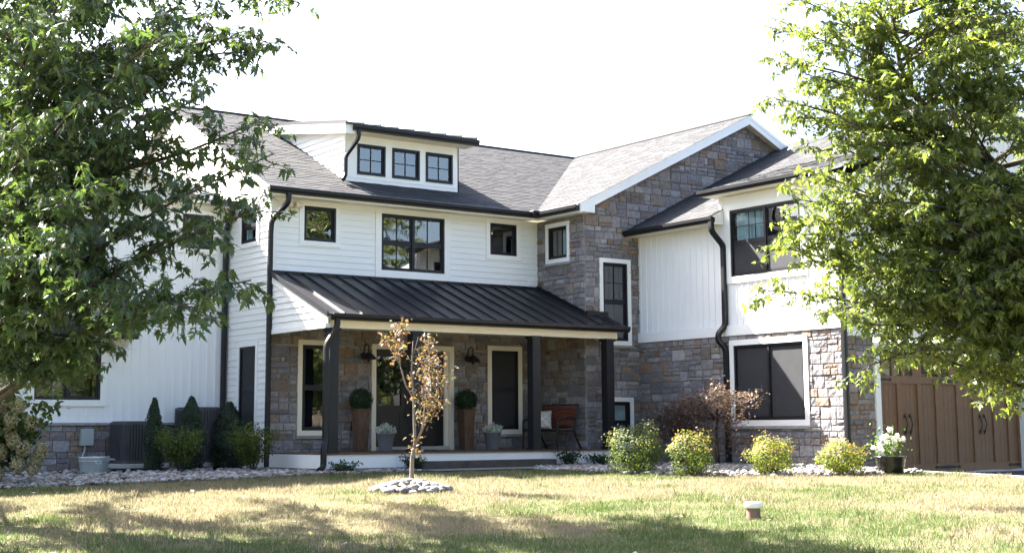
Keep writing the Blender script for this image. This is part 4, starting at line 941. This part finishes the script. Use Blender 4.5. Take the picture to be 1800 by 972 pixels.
shrub('ground_cover_plant', 'low dark plant at the foot of the rightmost porch post', 'plant', gp(6.45, -2.85), .40, .26, 700, .05, [(.025, .045, .03), (.035, .06, .035)], shape='spray', seed=13, stems=3, group='small dark plants along the porch skirt')
# lace-leaf maple: weeping crown of two tiers
jb = Vector((7.95, -4.95, 0.0))
jm = thing('lace_leaf_maple', 'weeping red lace-leaf maple against the stone wall by the big lower window', 'tree', jb)
mb = MB(); mb.tube([jb + Vector((0, 0, -.05)), jb + Vector((.02, .05, .4)), jb + Vector((-.05, -.02, .8)), jb + Vector((-.1, -.15, 1.25))], [.045, .035, .03, .022], 7)
arms = [((-.15, 1.55, 1.15), .5), ((-.25, 1.0, 1.35), .4), ((-.3, .4, 1.5), .3), ((-.5, -.6, 1.7), .3), ((-.35, -1.35, 1.5), .3), ((-.6, .1, 1.55), .3), ((-.1, .9, .9), .3), ((-.6, -.9, 1.5), .25), ((-.2, 1.3, .75), .3), ((-.05, -.6, 1.1), .3)]
P = []
for (dx, dy, dz), w in arms:
    c = curve(jb + Vector((-.06, -.05, .95)), jb + Vector((dx, dy, dz)), .14, 7, .03); mb.tube(c, list(np.linspace(.018, .005, 7)), 5)
    for t in np.linspace(.35, 1.12, 120):
        q = c[0] + (c[-1] - c[0]) * t if t > 1 else c[min(int(t * 6), 5)] + (c[min(int(t * 6) + 1, 6)] - c[min(int(t * 6), 5)]) * (t * 6 - int(t * 6))
        for _ in range(3): P.append(q + rng.normal(size=3) * np.array([.13, .16, .05]) + np.array([0, 0, -abs(rng.normal()) * .16]))
for dy, dz, n, s in ((1.15, .75, 1100, .28), (.75, .6, 800, .24), (1.45, 1.0, 700, .2), (.9, 1.1, 600, .22), (-.5, .6, 250, .2)):
    for _ in range(n): P.append(np.array(jb) + np.array([-.15, dy, dz]) + rng.normal(size=3) * np.array([.2, s, s * .8]))
mb.build('trunk', M['bark'], jm, smooth=True)
P = np.array(P); P[:, 0] = np.minimum(P[:, 0], 8.46); P[:, 2] = np.maximum(P[:, 2], .08); n = len(P)
leaf_cloud('foliage', P, np.array([0, 0, .9]) + rng.normal(size=(n, 3)) * .6, rng.uniform(.065, .12, n), pick([(.085, .058, .055), (.12, .078, .068), (.07, .048, .05), (.14, .10, .08), (.10, .08, .06), (.17, .12, .105)], n), LACE, M['redleaf'], jm, droop=np.array([0, 0, -1.0]) + rng.normal(size=(n, 3)) * .7)

# panicle hydrangea at the left edge
hb = site(25.6, -9.0, 0); hb.z = gz(hb.x, hb.y)
hy = shrub('hydrangea_bush', 'tall hydrangea with fading cream flower heads at the left edge of the photo', 'bush', hb, 1.0, 1.6, 3000, .13, [(.03, .055, .02), (.045, .075, .025), (.06, .09, .03)], shape='spray', seed=14, stems=12)
for i, (r_, z_) in enumerate(((.62, 1.35), (.42, 1.62), (.30, 1.40), (.80, 1.05), (.15, 1.25), (.5, 1.1), (.25, 1.75), (.75, .62), (.95, .45), (.55, .75), (.3, .55), (.1, .95), (.9, .30), (.65, .35), (.05, 1.6), (-.2, 1.3), (-.1, .6), (.42, .9), (1.02, .6), (.2, .2))):
    c = np.array(hb + RT * (r_ * .92) + FW * rr.uniform(-.55, -.1) + Vector((0, 0, z_))); n = 260
    d = rng.normal(size=(n, 3)); d /= np.linalg.norm(d, axis=1, keepdims=True)
    leaf_cloud('flower_head', c + d * np.array([.12, .12, .15]) * rng.uniform(.8, 1.05, (n, 1)), d + rng.normal(size=(n, 3)) * .3, rng.uniform(.04, .06, n), pick([(.36, .34, .19), (.30, .29, .15), (.42, .38, .25), (.30, .23, .14)], n), OVAL, M['petal'], hy)

# ------------------------------------------------------------------ things by the house
def ac_unit(label, x0, x1, y0, y1, z0, z1):
    o = thing('cooling_unit', label, 'air conditioner', ((x0 + x1) / 2, (y0 + y1) / 2, z0 - .1), 'grey cooling units by the left wing')
    def rr_ring(grow, z, r=.11, k=5):
        pts = []
        for cx, cy, a0 in ((x1 - r, y1 - r, 0), (x0 + r, y1 - r, 90), (x0 + r, y0 + r, 180), (x1 - r, y0 + r, 270)):
            for i in range(k + 1): a = R(a0 + 90 * i / k); pts.append((cx + (r + grow) * math.cos(a), cy + (r + grow) * math.sin(a), z))
        return pts
    mb = MB(); mb.prism(rr_ring(-.02, z0), (0, 0, z1 - z0 - .05)); mb.prism(rr_ring(.0, z0), (0, 0, .07))
    p = rr_ring(.0, 0); P_ = []
    for a, b in zip(p, p[1:] + p[:1]):
        L = math.hypot(b[0] - a[0], b[1] - a[1]); k = max(1, int(L / .06))
        for i in range(k): t = i / k; P_.append((a[0] + (b[0] - a[0]) * t, a[1] + (b[1] - a[1]) * t))
    for x, y in P_: mb.box(x - .012, x + .012, y - .012, y + .012, z0 + .07, z1 - .06)
    for q in range(1, 4): z = z0 + .07 + (z1 - z0 - .13) * q / 4; mb.prism(rr_ring(-.006, z), (0, 0, .008))
    mb.build('cabinet', M['ac'], o)
    mb = MB(); mb.prism(rr_ring(.012, z1 - .06), (0, 0, .05)); mb.prism(rr_ring(-.03, z1 - .012), (0, 0, .02)); mb.build('lid', M['ac'], o)
    mb = MB(); mb.box(x0 - .12, x1 + .12, y0 - .1, y1 + .1, z0 - .09, z0 - .002); mb.build('pad', M['concrete'], o, bevel=.01)
ac_unit('shorter dark grey cooling unit standing left, behind the narrow evergreen column', -2.72, -1.88, .95, 1.75, .16, 1.0)
ac_unit('taller dark grey cooling unit near the side wall between two evergreens', -1.30, -.55, 1.05, 1.80, .16, 1.29)
mb = MB(); mb.tube([(-2.95, 1.95, .30), (-2.80, 1.6, .25), (-2.7, 1.3, .24)], .02, 6); mb.tube([(-1.2, 2.06, .5), (-1.1, 1.85, .45)], .02, 6)
tag(mb.build('refrigerant_pipe', M['grey_box']), 'thin grey pipes running from the wall to the cooling units', 'pipe')
# galvanised tub, electric box
tubc = Vector((-3.45, .55, gz(-3.45, .55)))
tb_ = thing('wash_tub', 'galvanised oval tub standing on the river stones under the electric box', 'tub', tubc)
mb = MB(); mb.lathe([(.255, .0), (.26, .02), (.30, .30), (.315, .325), (.30, .335), (.285, .30), (.25, .05)], tubc, 28, sx=1, sy=.72); mb.build('basin', M['galv'], tb_, smooth=True)
mb = MB(); mb.tube([tubc + Vector((.30 * math.cos(a), .216 * math.sin(a), .25)) for a in np.linspace(0, 2 * math.pi, 29)], .008, 6, cap=False); mb.build('rib', M['galv'], tb_)
mb = MB(); mb.tube(smooth_path([tubc + Vector((-.05, -.22, .25)), tubc + Vector((-.05, -.26, .20)), tubc + Vector((.05, -.26, .20)), tubc + Vector((.05, -.22, .25))], .02), .008, 6); mb.build('handle', M['galv'], tb_)
eb = thing('electric_box', 'small grey electric box with a bent conduit on the left stone base', 'electric box', (-3.10, 2.06, .55))
mb = MB(); mb.box(-3.22, -2.96, 1.93, 2.062, .52, .86); mb.build('cover', M['grey_box'], eb, bevel=.012)
mb = MB(); mb.tube(smooth_path([(-3.12, 2.0, .52), (-3.12, 2.0, .42), (-3.22, 1.9, .25), (-3.24, 1.85, .0)], .05), .022, 8); mb.build('conduit', M['grey_box'], eb)
# floodlight, siding vent
fl = thing('flood_light', 'cream double-headed flood light under the eave at the upper left corner', 'light', (.43, -.02, 5.5))
mb = MB(); mb.box(.38, .54, -.045, -.012, 5.38, 5.48); mb.build('mount', M['flood'], fl, bevel=.008)
for dx, w in ((-.13, .10), (.05, .16)):
    mb = MB(); mb.box(.43 + dx, .43 + dx + w, -.20, -.06, 5.47, 5.58); mb.tube([(.43 + dx + w / 2, -.1, 5.5), (.455, -.045, 5.44)], .014, 6); mb.build('lamp_head', M['flood'], fl, bevel=.012)
mb = MB(); mb.box(6.70, 6.86, -.05, -.012, 4.14, 4.28); mb.box(6.67, 6.89, -.03, -.0125, 4.10, 4.32); tag(mb.build('siding_vent', M['trim'], bevel=.006), 'small white vent box on the siding above the porch roof', 'vent')
for x, lb in ((2.22, 'black gooseneck wall lamp left of the front door'), (4.93, 'black gooseneck wall lamp right of the front door')):
    o = thing('wall_lamp', lb, 'lamp', (x, -.03, 2.35), 'gooseneck lamps beside the front door')
    mb = MB(); mb.tube([(x, -.02, 2.40), (x, -.06, 2.40)], .06, 14); mb.build('wall_plate', M['iron'], o)
    mb = MB(); mb.tube(smooth_path([(x, -.05, 2.40), (x, -.10, 2.62), (x, -.27, 2.64), (x, -.27, 2.44)], .1, 7), .013, 8); mb.build('arm', M['iron'], o, smooth=True)
    mb = MB(); mb.lathe([(.03, .05), (.05, .04), (.10, .0), (.175, -.085), (.178, -.095), (.165, -.09), (.09, -.01)], (x, -.27, 2.40), 20); mb.build('lamp_shade', M['iron'], o, smooth=True)
    mb = MB(); mb.lathe([(.012, 0), (.035, -.03), (.035, -.10), (.01, -.13)], (x, -.27, 2.38), 12); mb.build('bulb_guard', M['iron'], o, smooth=True)
def ball(name, c, r, n, pal, leaf, m, parent, template=OVAL):
    d = rng.normal(size=(n, 3)); d /= np.linalg.norm(d, axis=1, keepdims=True)
    P = np.array(c) + d * r * (rng.uniform(.75, 1.04, (n, 1)) + .04 * np.sin(d[:, :1] * 9))
    return leaf_cloud(name, P, d + rng.normal(size=(n, 3)) * .45, leaf * rng.uniform(.7, 1.3, n), pick(pal, n), template, M[m], parent)
# wreath on the left door
wc = FA.P(2.99, 1.98, -.03); n = 900; a = rng.uniform(0, 2 * math.pi, n); b = rng.normal(size=(n, 3)) * .055
P = np.array(wc) + np.stack([np.cos(a) * .24, np.zeros(n), np.sin(a) * .24], 1) + b * np.array([1, .5, 1]); P[:, 1] = np.minimum(P[:, 1], .06)
wr = thing('door_wreath', 'round leafy wreath with pale flowers hanging on the left front door', 'wreath', wc)
leaf_cloud('leaves', P, np.array([0, -1, .2]) + rng.normal(size=(n, 3)) * .6, rng.uniform(.05, .09, n), pick([(.03, .05, .025), (.05, .075, .04), (.07, .09, .05)], n), OVAL, M['shrub'], wr)
for fa in np.linspace(0, 2 * math.pi, 10)[:9] + .3:
    ball('flower', np.array(wc) + np.array([math.cos(fa) * .22, -.05, math.sin(fa) * .22]), .04, 30, [(.55, .5, .42), (.45, .40, .34)], .04, 'petal', wr)
mb = MB(); mb.box(2.75, 3.75, -.62, -.12, .357, .375); tag(mb.build('door_mat', mat('coir_mat', (.12, .075, .045), .95, .1, var=.3, vscale=50), bevel=.003), 'flat brown mat lying before the double front door', 'mat')
mb = MB(); mb.box(1.93, 2.02, -.05, -.03, .80, 1.0); tag(mb.build('outlet_cover', M['iron'], bevel=.006), 'small dark outlet cover on the stone left of the front door', 'outlet')
# tall planters with clipped balls, grey pots
for x, lb in ((1.93, 'tall rustic wooden planter with a clipped green ball, left of the door'), (4.62, 'tall rustic wooden planter with a clipped green ball, right of the door')):
    y = -.45; o = thing('topiary_planter', lb, 'planter', (x, y, .356), 'topiary planters flanking the front door')
    a, b, h = .11, .15, .86
    mb = MB(); z0, z1 = .358, .358 + h; mb.hexa([(x - a, y - a, z0), (x + a, y - a, z0), (x + a, y + a, z0), (x - a, y + a, z0), (x - b, y - b, z1), (x + b, y - b, z1), (x + b, y + b, z1), (x - b, y + b, z1)]); mb.box(x - b - .015, x + b + .015, y - b - .015, y + b + .015, z1 + .001, z1 + .03); mb.build('planter_box', M['pedestal'], o, bevel=.006)
    ball('topiary_ball', (x, y, z1 + .21), .25, 2600, [(.02, .045, .018), (.028, .06, .02), (.016, .034, .016)], .035, 'shrub', o)
for x, lb in ((2.30, 'grey tapered pot of pale green hydrangeas left of the door'), (5.05, 'grey tapered pot of pale green hydrangeas right of the door')):
    y = -.85; o = thing('flower_pot', lb, 'flower pot', (x, y, .356), 'grey pots of hydrangeas on the porch')
    mb = MB(); mb.lathe([(.13, .0), (.135, .01), (.195, .36), (.205, .365), (.205, .385), (.18, .385), (.17, .33)], (x, y, .357), 24); mb.build('pot', M['pot_grey'], o, smooth=True)
    for i in range(7):
        aa = i * 2 * math.pi / 6; q = .15 if i < 6 else 0
        ball('flower_head', (x + q * math.cos(aa), y + q * math.sin(aa) * .8, .357 + .44 + (.06 if i == 6 else rr.uniform(-.03, .03))), .095, 130, [(.50, .58, .50), (.42, .54, .46), (.60, .62, .55)] if i % 3 else [(.66, .63, .56), (.6, .6, .54)], .04, 'petal', o)
# bench with pillow
bn = thing('garden_bench', 'black iron bench with red-brown slats at the right end of the porch', 'bench', (6.5, -1.15, .356))
ya_, yb_ = -.45, -1.72
for y in (ya_, yb_):
    mb = MB()
    mb.tube(smooth_path([(6.86, y, .357), (6.70, y, .62), (6.66, y, .80), (6.78, y, 1.33)], .1), .022, 8, square=True)
    mb.tube(smooth_path([(6.19, y, .357), (6.19, y, 1.0), (6.28, y, 1.03), (6.70, y, 1.03)], .08), .02, 8, square=True); mb.tube([(6.19, y, .775), (6.67, y, .755)], .018, 8, square=True)
    mb.build('side_frame', M['iron'], bn)
mb = MB(); mb.box(6.17, 6.20, yb_, ya_, .745, .785); mb.box(6.755, 6.79, yb_ - .02, ya_ + .02, 1.32, 1.35); mb.tube([(6.68, ya_, .84), (6.68, yb_, .84)], .014, 6); mb.build('cross_bar', M['iron'], bn)
mb = MB()
for i in range(5):
    x = 6.22 + i * .09; mb.box(x, x + .075, yb_ + .01, ya_ - .01, .786, .804)
mb.build('seat', M['bench_wood'], bn, bevel=.003)
mb = MB()
for i in range(5):
    z = .90 + i * .085; x = 6.675 + (z - .8) * .22; mb.box(x - .012, x + .008, yb_ + .03, ya_ - .03, z, z + .066)
mb.build('backrest', M['bench_wood'], bn, bevel=.003)
pl_ = thing('pillow', 'square pale woven pillow with a diamond pattern standing on the bench', 'pillow', (6.45, -.85, .81))
def cushion(c, w, h, t, ry, rz, k=14):
    mb = MB(); g = []
    rot = Matrix.Rotation(rz, 3, 'Z') @ Matrix.Rotation(ry, 3, 'X')
    for s in (1, -1):
        for j in range(k + 1):
            for i in range(k + 1):
                u, v = i / k * 2 - 1, j / k * 2 - 1; e = max(0, (1 - u ** 4) * (1 - v ** 4)) ** .5
                pin = 1 - .05 * (1 - abs(u * v)); p = Vector((u * w / 2 * (1 - .06 * (1 - v * v)), -s * (t / 2 * e + (.006 if s else 0)), v * h / 2 * (1 - .06 * (1 - u * u)))); g.append(Vector(c) + rot @ p)
    n1 = (k + 1) ** 2
    for s in range(2):
        for j in range(k):
            for i in range(k):
                a = s * n1 + j * (k + 1) + i; f = (a, a + 1, a + k + 2, a + k + 1)
                u, v = (i + .5) / k * 2 - 1, (j + .5) / k * 2 - 1; dm = (abs(((u * 1.5) % 1) - .5) * 2 + abs(((v * 1.5) % 1) - .5) * 2) % 1
                mb.f.append(f if s == 0 else f[::-1]); mb.mi.append(1 if .3 < dm < .6 and v < .3 else 0); mb.col.append(None)
    mb.v = [tuple(q) for q in g]
    return mb
cushion((6.43, -.86, 1.01), .42, .42, .15, R(-14), R(-38)).build('cover', [M['pillow'], M['pillow_mark']], pl_, smooth=True)
# potted white flowers by the garage
pc = Vector(bed_spot(27.1, 6.88))
fp = thing('potted_roses', 'glossy black pot of white blossoms at the garage corner', 'flower pot', pc)
mb = MB(); mb.lathe([(.17, 0), (.20, .02), (.25, .15), (.275, .29), (.295, .30), (.295, .325), (.27, .325), (.25, .27)], pc, 28); mb.build('pot', M['pot_black'], fp, smooth=True)
n = 360; P = np.array(pc) + np.array(RT) * -.05 + np.array([0, 0, .50]) + rng.normal(size=(n, 3)) * np.array([.14, .14, .13])
leaf_cloud('foliage', P, rng.normal(size=(n, 3)) + np.array([0, 0, .6]), rng.uniform(.045, .075, n), pick([(.04, .08, .025), (.06, .11, .03), (.09, .14, .04)], n), OVAL, M['shrub'], fp)
for r_, z_ in ((-.03, .80), (-.17, .66), (-.10, .68), (.01, .64), (.11, .68), (.20, .62), (-.24, .54), (-.33, .48), (-.18, .42), (-.26, .42), (.05, .58), (.02, .46), (-.08, .56), (.03, .24)):
    c = pc + RT * r_ - FW * (.12 + rr.uniform(0, .12)) + Vector((0, 0, z_)); ball('blossom', c, rr.uniform(.038, .052), 60, [(.78, .77, .74), (.70, .69, .66)], .04, 'petal', fp)
# drain pipe with cap, in the lawn
q = site(18.2, 2.92, 0); q.z = gz(q.x, q.y)
pp = thing('vent_pipe', 'short brown pipe with a white cap standing in the sunny lawn', 'pipe', q)
mb = MB(); mb.lathe([(.085, -.05), (.085, .17)], q, 22); mb.build('pipe', M['clay'], pp, smooth=False)
mb = MB(); mb.lathe([(.098, .135), (.112, .14), (.114, .19), (.10, .205), (.05, .212), (.01, .214)], q, 22); mb.build('cap', M['pvc'], pp, smooth=True)

# ------------------------------------------------------------------ stones
def rock_mesh(seed, name='stone'):
    r = random.Random(seed); bm = bmesh.new(); bmesh.ops.create_icosphere(bm, subdivisions=2, radius=1)
    o = Vector((r.uniform(0, 50), r.uniform(0, 50), 0))
    for v in bm.verts: v.co *= 1 + .22 * mnoise.noise(v.co * 1.1 + o)
    me = bpy.data.meshes.new(name); bm.to_mesh(me); bm.free()
    me.polygons.foreach_set('use_smooth', [True] * len(me.polygons)); return me
def inside(poly, x, y):
    c = False; j = len(poly) - 1
    for i in range(len(poly)):
        xi, yi = poly[i]; xj, yj = poly[j]
        if (yi > y) != (yj > y) and x < (xj - xi) * (y - yi) / (yj - yi) + xi: c = not c
        j = i
    return c
PEB = [(.29, .275, .265), (.22, .21, .205), (.36, .345, .33), (.16, .155, .155), (.30, .25, .21), (.25, .215, .195), (.40, .385, .37), (.20, .16, .14)]
protos = []
for i in range(7):
    me = rock_mesh(200 + i); ca = me.color_attributes.new('Col', 'FLOAT_COLOR', 'CORNER'); c = tuple(.72 * q for q in PEB[i]); ca.data.foreach_set('color', [c[0], c[1], c[2], 1] * len(me.loops)); me.materials.append(M['pebble']); protos.append(me)
rc = yb - FW * .12
for i in range(135):
    a = rr.uniform(0, 2 * math.pi); q = math.sqrt(rr.uniform(.015, 1)); x, y = RT * (q * .62 * math.cos(a)) + FW * (q * .5 * math.sin(a)), 0
    p = rc + RT * (q * .64 * math.cos(a)) + FW * (q * .5 * math.sin(a)); s = rr.uniform(.045, .088)
    o = bpy.data.objects.new('ring_stone', protos[i % 7]); COL.objects.link(o)
    o.location = (p.x, p.y, gz(p.x, p.y) + .015 + .17 * max(0, 1 - q) ** .8); o.scale = (s * rr.uniform(.9, 1.5), s * rr.uniform(.8, 1.2), s * rr.uniform(.5, .8)); o.rotation_euler = (rr.uniform(-.3, .3), rr.uniform(-.3, .3), rr.uniform(0, 6.3))
    tag(o, 'rounded pale stone in the low heap around the young tree', 'stone', 'stones heaped around the young tree')
# river stones in the beds: too many to count
bm = bmesh.new(); bmesh.ops.create_icosphere(bm, subdivisions=1, radius=1); iv = np.array([v.co[:] for v in bm.verts]); ifc = [tuple(v.index for v in f.verts) for f in bm.faces]; bm.free()
bx = []
while len(bx) < 7200:
    x, y = rr.uniform(-9, 8.6), rr.uniform(-9.9, 2.0)
    if not inside(BED, x, y): continue
    if 1.85 < x < 4.6 and -4.0 < y < -2.3: continue
    if x < 0 and y > -.2 and rr.random() < .75: continue
    bx.append((x, y))
N = len(bx); s = rng.uniform(.022, .058, N); V = np.zeros((N, len(iv), 3)); cc = pick(PEB, N, .15)
for i, (x, y) in enumerate(bx):
    R3 = np.array(Matrix.Rotation(rr.uniform(0, 6.3), 3, 'Z')); q = iv * np.array([s[i] * rr.uniform(.9, 1.6), s[i], s[i] * rr.uniform(.5, .8)]) * (1 + rng.normal(size=(len(iv), 1)) * .07)
    V[i] = q @ R3.T + np.array([x, y, gz(x, y) + s[i] * .35 + rr.random() * .03])
flat = np.array(ifc).reshape(-1); loops = (np.arange(N)[:, None] * len(iv) + flat[None]).reshape(-1)
me = bpy.data.meshes.new('river_stones'); me.vertices.add(N * len(iv)); me.vertices.foreach_set('co', V.astype(np.float32).reshape(-1)); me.loops.add(len(loops)); me.loops.foreach_set('vertex_index', loops.astype(np.int32))
npoly = N * len(ifc); me.polygons.add(npoly); me.polygons.foreach_set('loop_start', np.arange(0, npoly * 3, 3, dtype=np.int32)); me.polygons.foreach_set('loop_total', np.full(npoly, 3, np.int32)); me.update(calc_edges=True)
ca = me.color_attributes.new('Col', 'FLOAT_COLOR', 'POINT'); c4 = np.ones((N, len(iv), 4)); c4[:, :, :3] = cc[:, None]; ca.data.foreach_set('color', c4.astype(np.float32).reshape(-1)); me.materials.append(M['pebble']); me.polygons.foreach_set('use_smooth', np.ones(npoly, bool))
o = bpy.data.objects.new('river_gravel', me); COL.objects.link(o); struct(o, 'stuff')

# ------------------------------------------------------------------ grass
def vnoise(x, y, s, seed):
    g = np.random.default_rng(seed).random((64, 64)); x = x * s; y = y * s; xi = np.floor(x).astype(int); yi = np.floor(y).astype(int); fx = x - xi; fy = y - yi; fx = fx * fx * (3 - 2 * fx); fy = fy * fy * (3 - 2 * fy)
    G = lambda a, b: g[a % 64, b % 64]
    return (G(xi, yi) * (1 - fx) + G(xi + 1, yi) * fx) * (1 - fy) + (G(xi, yi + 1) * (1 - fx) + G(xi + 1, yi + 1) * fx) * fy
def grass():
    N = 560000; d = 12.0 + 17.5 * rng.random(N) ** .85; r = (rng.random(N) * 2 - 1) * (.44 * d + 1.2)
    x = EYE.x + FW.x * d + RT.x * r; y = EYE.y + FW.y * d + RT.y * r
    bed = np.array(BED); ins = np.zeros(N, bool); j = len(bed) - 1
    for i in range(len(bed)):
        xi, yi = bed[i]; xj, yj = bed[j]; c = ((yi > y) != (yj > y)) & (x < (xj - xi) * (y - yi) / (yj - yi + 1e-12) + xi); ins ^= c; j = i
    k = ~ins & ~((x > 8.7) & (y < -7)) & ~((x > -.05) & (y > -2.4)) & ~((x > 1.85) & (x < 5.0) & (y > -3.75) & (y < -2.4)) & (y < 0)
    rx_, ry_ = x - rc.x, y - rc.y; k &= (((rx_ * RT.x + ry_ * RT.y) / .6) ** 2 + ((rx_ * FW.x + ry_ * FW.y) / .46) ** 2) > 1
    x, y, d = x[k], y[k], d[k]; N = len(x)
    z = np.array([gz(a, b) for a, b in zip(x, y)])
    g1 = vnoise(x, y, .5, 1) * .5 + vnoise(x, y, 1.6, 2) * .32 + vnoise(x, y, 5, 3) * .18
    green = np.clip((g1 - .49) * 3.8 + np.clip((18.5 - d) / 3.4, 0, .95), 0, 1)
    near_bed = np.clip((d - 25.3) / 1.5, 0, 1); green = np.clip(green + .45 * near_bed * (x < 4), 0, 1)
    straw = pick([(.25, .212, .148), (.212, .178, .122), (.28, .243, .178), (.185, .16, .105)], N); gr = pick([(.078, .118, .038), (.094, .136, .044), (.066, .10, .036), (.115, .145, .052)], N)
    pickg = rng.random(N) < green * .85 + .08
    cols = np.where(pickg[:, None], gr, straw)
    size = rng.uniform(.026, .058, N) * np.where(rng.random(N) < .02, 1.6, 1) * (.6 + .9 * vnoise(x, y, 2.3, 9)) * (1 + .5 * (vnoise(x, y, 4.0, 12) > .78))
    n = rng.normal(size=(N, 3)); n[:, 2] *= .25
    up = np.array([0, 0, 1.0]) + rng.normal(size=(N, 3)) * .42
    o = leaf_cloud('lawn_grass', np.stack([x, y, z - .004], 1), n, size, cols, BLADE, M['grass'], droop=up); struct(o, 'stuff')
grass()
# a few fallen leaves on the lawn
n = 70; d = 14.3 + 9 * rng.random(n); r = (rng.random(n) * 2 - 1) * .34 * d; x = EYE.x + FW.x * d + RT.x * r; y = EYE.y + FW.y * d + RT.y * r
z = np.array([gz(a, b) for a, b in zip(x, y)]) + .05
struct(leaf_cloud('fallen_leaves', np.stack([x, y, z], 1), np.array([0, 0, 1]) + rng.normal(size=(n, 3)) * .4, rng.uniform(.05, .09, n), pick([(.42, .36, .28), (.5, .46, .4), (.25, .15, .08)], n), MAPLE, M['shrub']), 'stuff')
